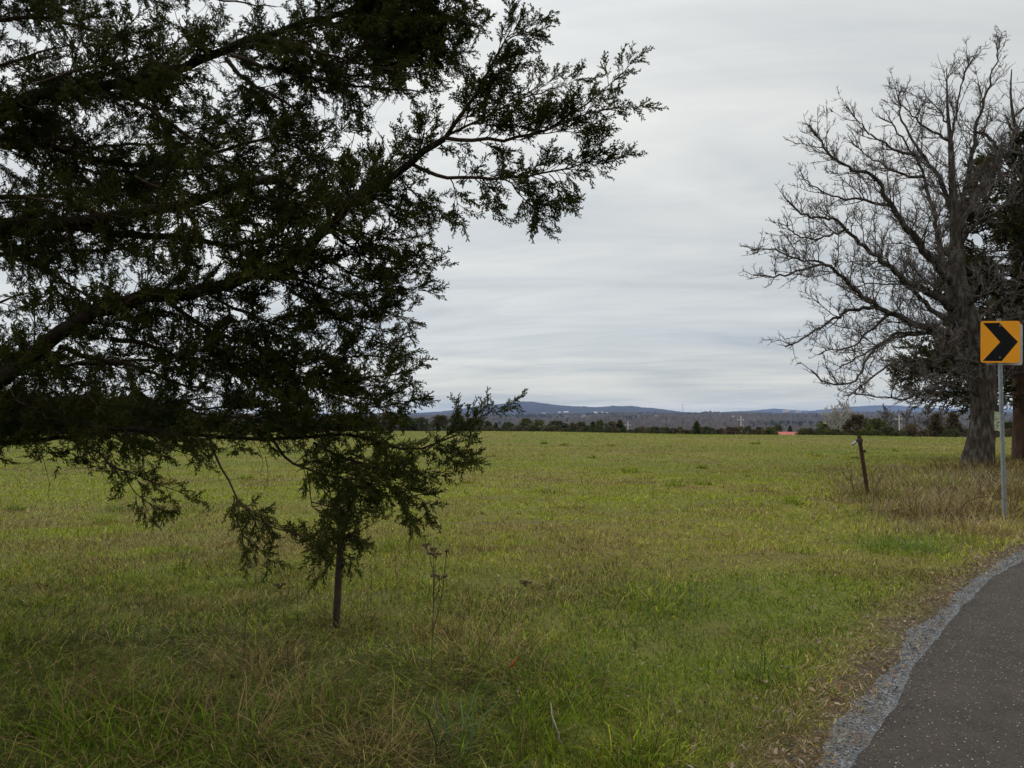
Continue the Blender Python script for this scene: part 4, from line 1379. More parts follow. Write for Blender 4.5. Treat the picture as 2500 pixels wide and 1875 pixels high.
for pts, dz, t0_, t1_ in BLIMBS:
    q0 = BD
    P = trace(pts, q0, q0 + dz)
    P[-1] = P[-2] + (P[-1] - P[-2]) * 0.75
    n_ = max(10, len(pts) * 3)
    Q = resample(P, n_, 0.035, brng)
    lb = Tubes()
    rads = np.linspace(1, 0, n_) ** 1.5 * (t0_ - t1_) + t1_
    lb.add(Q, 0.86 * rads / 2 * BD / F_PX, 8)
    sb = Tubes()
    bare_sub(Q, t0_ / 2 * BD / F_PX, brng, lb, BT, 2, 1.5 + 0.028 * t0_, 0.205, 0.24, 0.0072)
    for _k in range(3):
        e_ = wander(Q[-1 - _k], unit(Q[-1] - Q[-4]) + brng.normal(0, 0.35, 3), 0.45, 6, 0.2, np.array((0, 0, .06)), brng)
        BT.add(e_, np.linspace(0.014, 0.006, 6), 4)
        bare_sub(e_, 0.012, brng, BT, BT, 0, 0.35, 0.10, 0.2, 0.008)
    lb.build('limb', M['grey_bark'], bare, bbase)
bare_sub(trQ[22:], 0.1, brng, BT, BT, 2, 2.6, 0.3, 0.2)
BT.build('twigs', M['grey_twig'], bare, bbase)

# posted notice nailed to the trunk
np_ = at(2432, 1028, BD - 0.42)
nb = MB()
ca_ = math.atan2(-np_[0], np_[1])
from mathutils import Matrix
rot = Matrix.Rotation(R(-52), 3, 'Z') @ Matrix.Rotation(R(11), 3, 'Y')
nb.box((0, 0, 0), (0.36, 0.012, 0.66), rot)
M['notice'] = noisy_mat('notice', [(0.40, (0.10, 0.13, 0.08)), (0.47, (0.50, 0.53, 0.36)), (0.7, (0.66, 0.68, 0.5))], 11, 0.6, 0, stretch=(1, 1, 1.6), detail=2)
no = empty('notice_sign', np_, 'small pale weathered notice fixed edge on to the grey trunk', 'sign')
nb.build('panel', M['notice'], no)

# second bare tree at the right edge
brng2 = np.random.default_rng(91)
b2 = on_ground(2560, 1128)
tree2 = empty('bare_tree', b2, 'second leafless tree cut by the right edge of the photo', 'tree')
D2 = float(b2[1])
tr = Tubes()
P = resample([b2 - np.array((0, 0, .2)), at(2565, 1000, D2), at(2560, 850, D2), at(2535, 700, D2), at(2515, 560, D2), at(2497, 422, D2), at(2485, 337, D2), at(2472, 280, D2), at(2465, 230, D2), at(2470, 169, D2)], 34)
tr.add(P, np.interp(np.linspace(0, 1, 34), [0, 0.1, 0.5, 1], [0.45, 0.34, 0.2, 0.02]), 12)
tr.build('trunk', M['grey_bark'], tree2, b2)
BT = Tubes()
for pts, dz, t0_ in [([(2535, 700), (2500, 690), (2470, 736), (2435, 730), (2415, 760), (2380, 790), (2340, 775)], -2, 16), ([(2515, 580), (2480, 600), (2440, 640), (2400, 660)], -2, 12), ([(2500, 440), (2465, 400), (2420, 340), (2395, 310)], 1, 12), ([(2497, 422), (2530, 340), (2540, 240), (2500, 170)], 1, 14), ([(2490, 350), (2462, 300), (2455, 280)], -1, 10), ([(2560, 850), (2480, 800), (2420, 800)], -2, 12), ([(2560, 900), (2480, 910), (2400, 960)], -2, 10), ([(2540, 720), (2620, 600), (2650, 450)], 1, 20), ([(2472, 290), (2510, 250), (2520, 200)], 1, 7)]:
    Q = resample(trace(pts, D2, D2 + dz), 14, 0.03, brng2)
    lb = Tubes()
    lb.add(Q, np.linspace(t0_, 3, 14) / 2 * D2 / F_PX, 7)
    bare_sub(Q, 0.1, brng2, lb, BT, 2, 2.4, 0.4, 0.14)
    lb.build('limb', M['grey_bark'], tree2, b2)
bare_sub(P[16:], 0.1, brng2, BT, BT, 2, 2.4, 0.4, 0.15)
BT.build('twigs', M['grey_twig'], tree2, b2)

# dark cedar behind them
crng2 = np.random.default_rng(31)
c2 = on_ground(2492, 1128)
DC = float(c2[1]) + 1.5
c2 = np.array((at(2494, 1128, DC)[0], DC, float(ground_z(at(2494, 1128, DC)[0], DC))))
ced2 = empty('cedar_tree', c2, 'dark olive cedar with a reddish trunk standing behind the bare tree', 'tree')
tr = Tubes()
tr.add([c2 + np.array(p) for p in [(0, 0, -.2), (0, 0, .4), (0.05, 0, 2), (0, 0, 5), (0.1, 0, 9), (0.1, 0, 13)]], [0.46, 0.36, 0.31, 0.26, 0.16, 0.03], 12)
tr.build('trunk', M['red_bark'], ced2, c2)
F2, T2 = Foliage(PROTOS_LITE), Tubes()
for k in range(120):
    z_ = 2.6 + 11.0 * ((k + crng2.random()) / 120) ** 1.1
    a_ = crng2.uniform(0, 6.283)
    ln = (5.0 if z_ < 4.6 else 3.3 * (1 - ((z_ - 4.6) / 10.0)) ** 0.7 + 0.3) * crng2.uniform(0.7, 1.05)
    st = c2 + np.array((0, 0, z_))
    P = wander(st, (math.cos(a_), math.sin(a_), 0.12), ln, 9, 0.1, np.array((0, 0, 0.0)), crng2)
    T2.add(P, np.linspace(0.05, 0.008, 9), 5)
    for j in range(int(ln * 20.0)):
        t = crng2.uniform(0.28, 1.0)
        f_ = min(t * 8, 7.99)
        i = int(f_)
        p = P[i] + (P[i + 1] - P[i]) * (f_ - i)
        dd = perp_dir(unit(P[i + 1] - P[i]), crng2.uniform(0.2, 1.0), crng2.uniform(0, 6.283))
        p2 = p + dd * crng2.uniform(0.1, 0.6)
        F2.add(p2, dd + np.array((0, 0, 0.1)), crng2.uniform(0.4, 0.8), crng2, 1.1)
T2.build('limbs', M['red_bark'], ced2, c2)
F2.build('foliage', M['cedar_leaf_far'], ced2, c2)

# ------------------------------------------------------------------ trees along the far edge of the field


def copy_tree(src, name_loc, scale, label, group, rz=0.0):
    r_ = src.copy()
    C.objects.link(r_)
    r_.location = [float(v) for v in name_loc]
    r_.scale = scale
    r_.rotation_euler = (0, 0, rz)
    r_['label'] = label
    r_['group'] = group
    for ch in list(src.children):
        c_ = ch.copy()
        C.objects.link(c_)
        c_.parent = r_
    return r_


def crown_mesh(kind, rng, ncl):
    """unit-height tree crown built of leaf clumps (triangles)"""
    V, Fq = [], []
    for k in range(ncl):
        if kind == 'cone':
            z_ = 0.06 + 0.94 * rng.random() ** 1.4
            rmax = 0.27 * (1 - z_) ** 0.7 + 0.02
        elif kind == 'round':
            z_ = 0.08 + 0.9 * rng.random()
            rmax = 0.42 * math.sqrt(max(0.02, 1 - ((z_ - 0.45) / 0.56) ** 2))
        else:
            z_ = 0.02 + 0.95 * rng.random()
            rmax = 0.62 * math.sqrt(max(0.02, 1 - z_ ** 2))
        a_ = rng.uniform(0, 6.283)
        rmax *= 0.8 + 0.35 * math.sin(a_ * 3 + z_ * 9)
        r_ = rmax * math.sqrt(rng.uniform(0.25, 1.0)) * rng.uniform(0.85, 1.1)
        c_ = np.array((math.cos(a_) * r_, math.sin(a_) * r_, z_))
        for j in range(4):
            d_ = unit(rng.normal(0, 1, 3) + np.array((math.cos(a_), math.sin(a_), 0.9)) * 0.6)
            s_v = unit(np.cross(d_, rng.normal(0, 1, 3)))
            ln = rng.uniform(0.06, 0.12)
            b_ = len(V)
            V.extend([c_ - d_ * ln * 0.4, c_ + s_v * ln * 0.3, c_ + d_ * ln, c_ - s_v * ln * 0.3])
            Fq.append((b_, b_ + 1, b_ + 2, b_ + 3))
    return np.array(V), np.array(Fq)


FM = {
    'dark': leaf_mat('hedge_dark', (0.046, 0.060, 0.022), (0.095, 0.105, 0.038), 0.5, 0.3, 0.8, spec=0.05),
    'brown': leaf_mat('hedge_brown', (0.080, 0.066, 0.034), (0.140, 0.104, 0.056), 0.5, 0.3, 0.8, spec=0.05),
    'green': leaf_mat('hedge_green', (0.068, 0.088, 0.020), (0.120, 0.130, 0.036), 0.5, 0.3, 0.8, spec=0.05),
}
trng = np.random.default_rng(8)
PROTO_T = {}
for kind, mk in (('cone', 'dark'), ('cone', 'brown'), ('round', 'dark'), ('round', 'brown'), ('round', 'green'), ('bush', 'dark'), ('bush', 'brown'), ('bush', 'green')):
    v, f = crown_mesh(kind, trng, 420)
    PROTO_T[(kind, mk)] = (v, f, mk)
KNAME = {'cone': 'cedar_tree', 'round': 'field_tree', 'bush': 'shrub'}
_first = {}
TRUNK_P = None
GROUP_H = {'cone': 'cedars along the far field edge', 'round': 'round trees along the far field edge', 'bush': 'shrubs along the far field edge'}


def hedge_plant(px_, top, wpx, kind, mk, label, beyond=None, group=None):
    group = group or GROUP_H[kind]
    u = (px_ - 1250) / F_PX
    dep = float(brow(u)) + (beyond if beyond is not None else trng.uniform(14, 40))
    p = at(px_, top, dep)
    gz_ = float(ground_z(p[0], dep))
    hgt = p[2] - gz_
    wid = 1.2 * wpx / F_PX * dep
    nat = {'cone': 0.5, 'round': 0.84, 'bush': 1.2}[kind]
    sx_ = wid / nat
    key = (kind, mk)
    loc = (p[0], dep, gz_)
    if key not in _first:
        v, f, _ = PROTO_T[key]
        root = empty(KNAME[kind], loc, label, 'shrub' if kind == 'bush' else 'tree', group)
        np_mesh('crown', v, [f], FM[mk], root)
        t_ = MB()
        t_.tube([(0, 0, -0.1), (0.01, 0, 0.3), (0, 0, 0.75)], [0.03, 0.022, 0.006], 6)
        t_.build('trunk', M['twig'], root, smooth=True)
        root.scale = (sx_, sx_, hgt)
        _first[key] = root
        return root
    return copy_tree(_first[key], loc, (sx_, sx_, hgt), label, group, trng.uniform(0, 6.28))


HEDGE = [
    (1192, 1029, 26, 'cone', 'dark', 'small dark cedar at the left end of the open hedge row'),
    (1211, 1033, 20, 'cone', 'dark', 'narrow cedar just right of the leftmost open hedge cedar'),
    (1238, 1031, 34, 'round', 'dark', 'low round dark tree below the slope of the blue hill'),
    (1262, 1040, 26, 'bush', 'brown', 'brown bush in the gap left of the tall olive tree'),
    (1283, 1021, 32, 'round', 'green', 'tall olive tree directly under the blue summit'),
    (1298, 1037, 26, 'bush', 'dark', 'dark bush between the two tallest hedge trees'),
    (1314, 1025, 34, 'round', 'green', 'pale olive tree right of the summit'),
    (1339, 1039, 26, 'round', 'brown', 'brown round tree tucked left of the broad cedar'),
    (1357, 1027, 44, 'round', 'dark', 'broad dark tree below the white farm buildings'),
    (1374, 1042, 24, 'bush', 'brown', 'pale brown bush against the broad dark tree'),
    (1382, 1035, 24, 'cone', 'dark', 'thin cedar right of the broad dark tree'),
    (1398, 1033, 22, 'round', 'brown', 'brown tree left of the grain silos'),
    (1420, 1030, 32, 'round', 'dark', 'dark round tree below the grain silos'),
    (1448, 1031, 30, 'cone', 'dark', 'wide cedar below the white house cluster'),
    (1463, 1026, 26, 'round', 'green', 'olive tree rising over the wide cedar'),
    (1493, 1030, 34, 'round', 'brown', 'brown bushy tree left of the small white pole'),
    (1514, 1027, 30, 'cone', 'dark', 'dark cedar beside the small white pole'),
    (1701, 1029, 22, 'cone', 'dark', 'lone pointed cedar standing above the low hedge'),
    (1880, 1043, 38, 'round', 'green', 'light green shrubby tree left of the red roof'),
    (1899, 1038, 28, 'round', 'dark', 'dark tree peeping over the red roof', 92),
    (1929, 1041, 18, 'cone', 'dark', 'slim cedar behind the red roof', 95),
    (1980, 1046, 26, 'bush', 'green', 'green bush right of the red roof'),
    (2023, 1028, 60, 'round', 'green', 'olive green tree left of the pale bare tree'),
    (2087, 1013, 74, 'round', 'brown', 'big reddish brown cedar left of the leaning fence post top'),
    (2136, 1022, 54, 'round', 'green', 'yellow green tree right of the reddish brown cedar'),
    (2170, 1040, 44, 'bush', 'dark', 'dark bush right of the yellow green tree'),
    (2225, 1036, 44, 'bush', 'brown', 'russet bush midway to the thick grey trunk'),
    (2285, 1012, 40, 'cone', 'brown', 'dull brown conifer left of the thick grey trunk'),
    (2325, 1008, 44, 'cone', 'brown', 'hazy brown conifer next to the thick grey trunk'),
    (2462, 1030, 40, 'round', 'dark', 'dark tree seen between the sign post and the reddish trunk'),
]
for h in HEDGE:
    hedge_plant(*h)
# low continuous hedge shrubs, and the dark cedar row behind the big cedar
for px_ in list(range(1540, 1860, 15)) + list(range(2165, 2510, 17)):
    hedge_plant(px_ + trng.uniform(-4, 4), (1046 if px_ < 1900 else 1050) + trng.uniform(-5, 3), trng.uniform(26, 40), 'bush', ['dark', 'brown', 'brown'][int(trng.integers(3))], 'low brown shrub in the hedge line along the far edge of the field')
for px_ in range(1180, 1530, 17):
    hedge_plant(px_ + trng.uniform(-4, 4), 1043 + trng.uniform(-5, 3), trng.uniform(24, 34), 'bush', ['dark', 'brown', 'dark'][int(trng.integers(3))], 'low dark shrub under the hedge trees below the blue hill', 12)
for px_ in range(1960, 2160, 20):
    hedge_plant(px_ + trng.uniform(-4, 4), 1050 + trng.uniform(-5, 3), trng.uniform(26, 36), 'bush', ['dark', 'brown', 'green'][int(trng.integers(3))], 'low shrub between the red roof and the reddish brown cedar', 12)
for px_ in range(-240, 420, 46):
    hedge_plant(px_ + trng.uniform(-8, 8), 955 + max(0, px_) * 0.05 + trng.uniform(-8, 12), trng.uniform(80, 110), 'round', 'dark', 'dense dark evergreen glimpsed under the big cedar at far left', 2, 'dark evergreens at far left')
for px_ in range(430, 1180, 40):
    hedge_plant(px_ + trng.uniform(-8, 8), 1010 + trng.uniform(-8, 14), trng.uniform(40, 62), random.choice(['round', 'cone']), random.choice(['dark', 'brown']), 'dark far hedge tree glimpsed through the big cedar boughs', None, 'far trees behind the big cedar')

# leafless trees in the distance


def far_bare(px_, top, dep, seed, label, mat, spread=0.5, rmin=0.03):
    rg = np.random.default_rng(seed)
    p = at(px_, top, dep)
    gz_ = float(ground_z(p[0], dep))
    h_ = p[2] - gz_
    base = np.array((p[0], dep, gz_))
    root = empty('bare_tree', base, label, 'tree', 'distant leafless trees')
    tr_, tw2 = Tubes(), Tubes()
    Q = wander(base - np.array((0, 0, .2)), (0, 0, 1), h_ * 0.95, 12, 0.05, np.array((0, 0, .1)), rg)
    tr_.add(Q, np.linspace(0.028 * h_, 0.03, 12), 7)
    tr_.build('trunk', mat, root, base)
    for k in range(24):
        i = int(rg.integers(2, 11))
        a_ = rg.uniform(0, 6.283)
        l_ = h_ * spread * (1.15 - i / 12) * rg.uniform(0.7, 1.2)
        B_ = wander(Q[i], (math.cos(a_), math.sin(a_), 0.85), l_, 8, 0.15, np.array((0, 0, .08)), rg)
        tw2.add(B_, np.linspace(0.10, 0.04, 8), 5)
        bare_sub(B_, 0.1, rg, tw2, tw2, 1, l_ * 0.5, l_ / 10, 0.3, rmin)
    tw2.build('branches', mat, root, base)


M['pale_bark'] = noisy_mat('pale_bark', [(0.35, (0.26, 0.24, 0.215)), (0.65, (0.42, 0.40, 0.36))], 1.5, 0.9, 0)
M['dull_bark'] = noisy_mat('dull_bark', [(0.35, (0.08, 0.07, 0.062)), (0.65, (0.13, 0.115, 0.10))], 1.5, 0.9, 0)
far_bare(2046, 972, 118, 3, 'pale leafless tree rising above the olive hedge right of the red roof', M['pale_bark'], 0.62, 0.04)
for i_, (a_, b_, dd, lb_) in enumerate([(2165, 985, 190, 'grey leafless tree behind the yellow green hedge tree'), (2210, 990, 210, 'thin leafless tree in front of the far blue hills'), (2262, 985, 170, 'leafless tree half hidden by the drooping bare limbs'), (2300, 990, 200, 'leafless tree close to the left of the thick trunk'), (45, 925, 120, 'fuzzy grey leafless tree at the far left edge')]):
    far_bare(a_, b_, dd, 40 + i_, lb_, M['dull_bark'], 0.55, 0.05)

# ------------------------------------------------------------------ utility poles, roofs, farms, mast


def utility_pole(px_, top, beyond, label, lean=0.0, box_side=1):
    u = (px_ - 1250) / F_PX
    dep = float(brow(u)) + beyond
    p = at(px_, top, dep)
    gz_ = float(ground_z(p[0], dep))
    h_ = p[2] - gz_
    root = empty('utility_pole', (p[0], dep, gz_), label, 'utility pole', 'white utility poles beyond the field')
    a_ = MB()
    a_.tube([(-lean, 0, -0.3), (0, 0, h_)], [0.17, 0.13], 8)
    a_.build('pole', M['pole_wood'], root)
    c_ = MB()
    c_.box((-0.1, -0.14, h_ - 0.9), (1.5, 0.1, 0.12))
    c_.build('crossarm', M['pole_wood'], root)
    for xx in (-0.75, -0.1, 0.55):
        k_ = MB()
        k_.tube([(xx, -0.14, h_ - 0.83), (xx, -0.14, h_ - 0.62)], [0.06, 0.03], 6)
        k_.build('insulator', M['white_paint'], root)
    t_ = MB()
    t_.tube([(0.36 * box_side, -0.05, h_ - 3.0), (0.36 * box_side, -0.05, h_ - 2.9), (0.36 * box_side, -0.05, h_ - 1.95), (0.36 * box_side, -0.05, h_ - 1.85)], [0.15, 0.2, 0.2, 0.14], 10)
    t_.build('transformer', M['galv'], root)


utility_pole(1809, 1015, 60, 'white utility pole with a transformer can left of the red roof', 0.1, 1)
utility_pole(1533, 1029, 60, 'short white utility pole between hedge cedars', 0, -1)
utility_pole(2195, 1013, 70, 'faint white utility pole behind the russet bush', 0, 1)

# red-roofed shed just over the brow
dep = float(brow((1927 - 1250) / F_PX)) + 70
pA, pB = at(1897, 1063, dep), at(1960, 1063, dep)
top_ = at(1927, 1054.5, dep)[2]
cx_, wx_ = (pA[0] + pB[0]) / 2, pB[0] - pA[0]
gz_ = float(ground_z(cx_, dep))
shed = empty('shed', (cx_, dep, gz_), 'low shed with a red metal roof just over the brow', 'shed')
eave, ridge_h = pA[2] - gz_ - 0.1, top_ - gz_
s_ = MB()
s_.box((0, 2.0, eave / 2 - 0.2), (wx_ * 0.92, 3.6, eave + 0.3))
s_.build('wall', M['white_paint'], shed)
s_ = MB()
hw = wx_ / 2
s_.add([(-hw, -0.2, eave), (hw, -0.2, eave), (hw * 0.9, 2.0, ridge_h), (-hw * 0.93, 2.0, ridge_h), (-hw, 4.2, eave), (hw, 4.2, eave), (-hw, -0.2, eave - .12), (hw, -0.2, eave - .12), (-hw, 4.2, eave - .12), (hw, 4.2, eave - .12)],
       [(0, 1, 2, 3), (3, 2, 5, 4), (6, 7, 1, 0), (4, 5, 9, 8), (0, 3, 4), (1, 5, 2), (6, 8, 9, 7), (0, 4, 8, 6), (1, 7, 9, 5)])
s_.build('roof', M['red_roof'], shed)


def farmhouse(px_, py_, wpx, hpx, label, roof='farm_wall', ang=0.0):
    p = on_ridge(px_, py_)
    sc_ = p[1] / F_PX
    w_, h_ = wpx * sc_, hpx * sc_
    root = empty('farm_building', (p[0], p[1], p[2] + 1), label, 'building', 'white farm buildings on the wooded ridge')
    root.rotation_euler = (0, 0, ang)
    a_ = MB()
    dp = w_ * 0.5
    lift = 4.0
    hh_ = h_ * 0.62 + lift
    a_.box((0, 0, hh_ / 2), (w_, dp, hh_))
    a_.build('wall', M['farm_wall'], root)
    b_ = MB()
    x_, y_, t_ = w_ / 2 + 0.6, dp / 2 + 0.6, hh_ + h_ * 0.42
    b_.add([(-x_, -y_, hh_), (x_, -y_, hh_), (x_, y_, hh_), (-x_, y_, hh_), (-x_, 0, t_), (x_, 0, t_)], [(0, 1, 5, 4), (2, 3, 4, 5), (0, 4, 3), (1, 2, 5), (0, 3, 2, 1)])
    b_.build('roof', M[roof], root)


for a_ in [
    (1111, 1019, 8, 4, 'white farm building low on the slope left of the blue summit', 'grey_roof'),
    (1327, 1013, 9, 3, 'long pale shed under the right slope of the blue summit', 'grey_roof'),
    (1366, 1012, 6, 4, 'small white house left of the long white barn'),
    (1382, 1010, 11, 3, 'long white barn right of the blue summit'),
    (1454, 1013, 8, 5, 'white farmhouse right of the pale silos'),
    (1469, 1011, 7, 3, 'second white building right of the farmhouse'),
    (1481, 1012, 5, 2.5, 'smallest white building at the end of the farm row'),
    (1601, 1023, 6, 4, 'white house alone in the woods below the mast'),
    (1559, 1022, 3, 3, 'tiny white hut left of the lone white house'),
    (1790, 1023, 9, 3, 'low white barn left of the tall utility pole'),
    (1920, 1008, 15, 5, 'large pale house high on the ridge above the red roof', 'grey_roof'),
    (1951, 1008, 11, 3.5, 'pale long house right of the large ridge house', 'grey_roof'),
    (2006, 1016, 4, 3, 'tiny white house in woods left of the pale bare tree'),
]:
    farmhouse(*a_)
p = on_ridge(1424, 1024)
root = empty('grain_silo', (p[0], p[1], p[2] - 2), 'pair of pale grain silos below the white farm row', 'silo')
for dx_, hh_, nm in ((-4, 6, 'tower'), (3, 11, 'tower')):
    s_ = MB()
    s_.tube([(dx_, 0, 0), (dx_, 0, hh_ + 4), (dx_, 0, hh_ + 6.5), (dx_, 0, hh_ + 8)], [3.2, 3.2, 2.2, 0.3], 12)
    s_.build('tower', M['grey_roof'], root, smooth=True)
p = on_ridge(1667, 1004)
root = empty('radio_mast', (p[0], p[1], p[2]), 'thin radio mast standing on the ridge skyline', 'mast')
hh_ = (1004 - 990) / F_PX * p[1] + 2
s_ = MB()
for sx_, sy_ in ((-1, -1), (1, -1), (1, 1), (-1, 1)):
    s_.tube([(sx_ * 1.6, sy_ * 1.6, -6), (sx_ * 0.7, sy_ * 0.7, hh_)], 0.35, 5)
for k in range(6):
    zz = hh_ * k / 6
    s_.box((0, 0, zz), (2.6, 2.6, 0.3))
s_.build('lattice', M['pole_wood'], root)
s_ = MB()
s_.box((0, 0, hh_ + 0.8), (7, 2.2, 1.6))
s_.build('antenna', M['pole_wood'], root)

# ------------------------------------------------------------------ fence posts and wire
nb_ = on_ground(820, 1530)
near = empty('fence_post', nb_, 'brown steel fence post under the cedar tip in the left foreground', 'fence post', 'fence posts')
ND = float(nb_[1])
ntop = at(836, 1240, ND) - nb_
s_ = MB()
s_.tube([np.array((0, 0, -0.25)) - ntop * 0.0, (0, 0, 0), ntop * 0.5, ntop * 0.98, ntop], [0.028, 0.028, 0.027, 0.027, 0.022], 14)
s_.build('post', M['rust_brown'], near, smooth=True)
s_ = MB()
k0 = ntop * 0.90
s_.tube([k0 + np.array((0.028, -0.01, -0.035)), k0 + np.array((0.045, -0.015, -0.02)), k0 + np.array((0.05, -0.015, 0.03)), k0 + np.array((0.03, -0.01, 0.045))], [0.012, 0.02, 0.02, 0.01], 8)
s_.build('insulator', M['black_plastic'], near, smooth=True)
s_ = MB()
s_.tube([ntop * 0.82, ntop * 0.93], 0.0305, 14)
s_.build('collar', M['rust'], near, smooth=True)

fb = on_ground(2119, 1215)
FD = float(fb[1])
far_p = empty('fence_post', fb, 'leaning rusty fence post out in the field left of the thick trunk', 'fence post', 'fence posts')
ftop = at(2096, 1062, FD) - fb
ax_ = Vector(ftop).normalized()
rot = ax_.to_track_quat('Z', 'X').to_matrix()
hl = float(np.linalg.norm(ftop))
s_ = MB()
# T-section: flange plus web, with studs up the flange
s_.box(rot @ Vector((0, -0.022, hl / 2 - 0.1)), (0.085, 0.018, hl + 0.2), rot)
s_.box(rot @ Vector((0, 0.017, hl / 2 - 0.1)), (0.018, 0.06, hl + 0.195), rot)
for k in range(20):
    s_.box(rot @ Vector((0, -0.036, 0.15 + k * (hl - 0.2) / 20)), (0.05, 0.012, 0.03), rot)
s_.build('post', M['rust'], far_p, bevel=0.003)
s_ = MB()
s_.box(rot @ Vector((-0.01, -0.02, hl - 0.12)), (0.12, 0.10, 0.07), rot)
s_.build('clip', M['rust_brown'], far_p, bevel=0.008)
s_ = MB()
s_.box(rot @ Vector((0.06, -0.02, hl - 0.36)), (0.07, 0.06, 0.06), rot)
s_.build('clip', M['rust_brown'], far_p, bevel=0.008)
w1 = fb + np.array(rot @ Vector((-0.07, -0.02, hl - 0.13)))
w0 = nb_ + k0 + np.array((0.05, -0.015, 0.0))
# twisted tie with an insulator at the far post
wire = empty('fence_wire', w0, 'thin sagging wire strung between the two fence posts', 'wire')
s_ = MB()
pts = []
for k in range(41):
    t = k / 40
    p = w0 + (w1 - w0) * t
    p[2] -= 0.55 * 4 * t * (1 - t)
    pts.append(p - w0)
s_.tube(pts, 0.0019, 5)
s_.build('strand', M['wire'], wire)
s_ = MB()
pe, pd = pts[-1], unit(pts[-2] - pts[-1])
for k in range(5):
    c_ = pe + pd * (0.10 + 0.05 * k)
    s_.tube([c_ - pd * 0.018, c_, c_ + pd * 0.018], [0.012, 0.030 if k % 2 == 0 else 0.02, 0.012], 8)
s_.build('insulator', M['galv'], wire, smooth=True)

# ------------------------------------------------------------------ chevron sign
sb_ = on_ground(2453, 1268)
SD = float(sb_[1])
sign = empty('chevron_sign', sb_, 'orange yellow road sign with a black chevron pointing right on a perforated post', 'road sign')
topz = at(2436, 778, SD)[2] - sb_[2]
hx, pw = 0.0, 0.056
yaw = R(-17)
rz = Matrix.Rotation(yaw, 3, 'Z')


def perforated(s_, L_, half, hole, pitch, which):
    """one face of a square tube as cells with real octagonal holes"""
    ncell = int(L_ / pitch)
    for c_ in range(ncell):
        z0 = c_ * pitch
        outer = [(-half, z0), (0, z0), (half, z0), (half, z0 + pitch / 2), (half, z0 + pitch), (0, z0 + pitch), (-half, z0 + pitch), (-half, z0 + pitch / 2)]
        inner = [(hole * math.cos(R(225 + 45 * k)), z0 + pitch / 2 + hole * math.sin(R(225 + 45 * k))) for k in range(8)]
        ring = outer + inner
        vs = []
        for a_, z_ in ring:
            v_ = {0: (a_, -half), 1: (half, a_), 2: (-a_, half), 3: (-half, -a_)}[which]
            vs.append(rz @ Vector((v_[0], v_[1], z_)))
        s_.add(vs, [(k, (k + 1) % 8, 8 + (k + 1) % 8, 8 + k) for k in range(8)])


s_ = MB()
for wch in range(4):
    perforated(s_, topz + 0.02, pw / 2, 0.0085, 0.0254, wch)
cap = [rz @ Vector((a_ * pw / 2, b_ * pw / 2, int((topz + 0.02) / 0.0254) * 0.0254)) for a_, b_ in ((-1, -1), (1, -1), (1, 1), (-1, 1))]
s_.add(cap, [(0, 1, 2, 3)])
s_.build('post', M['galv'], sign)


def plate(w_, h_, rad_, th):
    """rounded rectangle, extruded along local y"""
    o_ = []
    for cx__, cz__, a0 in ((w_ / 2 - rad_, h_ / 2 - rad_, 0), (-w_ / 2 + rad_, h_ / 2 - rad_, 90), (-w_ / 2 + rad_, -h_ / 2 + rad_, 180), (w_ / 2 - rad_, -h_ / 2 + rad_, 270)):
        for k in range(7):
            a_ = R(a0 + 15 * k)
            o_.append((cx__ + rad_ * math.cos(a_), cz__ + rad_ * math.sin(a_)))
    return prism(o_, th)


def prism(o_, th):
    n_ = len(o_)
    vs = [Vector((a_, -th / 2, b_)) for a_, b_ in o_] + [Vector((a_, th / 2, b_)) for a_, b_ in o_]
    fs = [tuple(range(n_)), tuple(range(2 * n_ - 1, n_ - 1, -1))] + [(k, k + n_, (k + 1) % n_ + n_, (k + 1) % n_) for k in range(n_)]
    return vs, fs


SH = 102.5 / F_PX * SD
SW = 85.0 / F_PX * SD
cen = at(2440.5, 835, SD) - sb_
tiltm = rz @ Matrix.Rotation(R(1.6), 3, 'Y')
cen_v = Vector(cen)
off = tiltm @ Vector((0, -pw / 2 - 0.006, 0))
front_c = Vector((cen[0], 0, cen[2])) + off


def put(vs, c_, m_):
    return [c_ + m_ @ v for v in vs]


s_ = MB()
vs, fs = plate(SW, SH, SW * 0.07, 0.004)
s_.add(put(vs, front_c, tiltm), fs)
face = s_.build('sign_face', M['sign_yellow'], sign)
# chevron outline measured on the photographed face, as fractions of width / height from the centre
chev = [(0.06, 0.045), (0.475, 0.045), (0.945, 0.50), (0.54, 0.96), (0.055, 0.96), (0.50, 0.505)]
co = [((a_ - 0.5) * SW, (0.5 - b_) * SH) for a_, b_ in chev]
vs, _ = prism(co, 0.0016)
n_ = 6
s_ = MB()
s_.add(put([v + Vector((0, -0.0030, 0)) for v in vs], front_c, tiltm),
       [(0, 1, 2, 5), (5, 2, 3, 4), (11, 8, 7, 6), (10, 9, 8, 11)] + [(k, k + n_, (k + 1) % n_ + n_, (k + 1) % n_) for k in range(n_)])
s_.build('chevron_marking', M['sign_black'], sign)
for fz in (0.385, -0.375):
    s_ = MB()
    c_ = front_c + tiltm @ Vector((-0.008 * SW, -0.0045, fz * SH))
    nrm = tiltm @ Vector((0, -1, 0))
    s_.tube([c_, c_ + nrm * 0.004, c_ + nrm * 0.006], [0.012, 0.011, 0.006], 8)
    s_.build('bolt', M['galv'], sign)
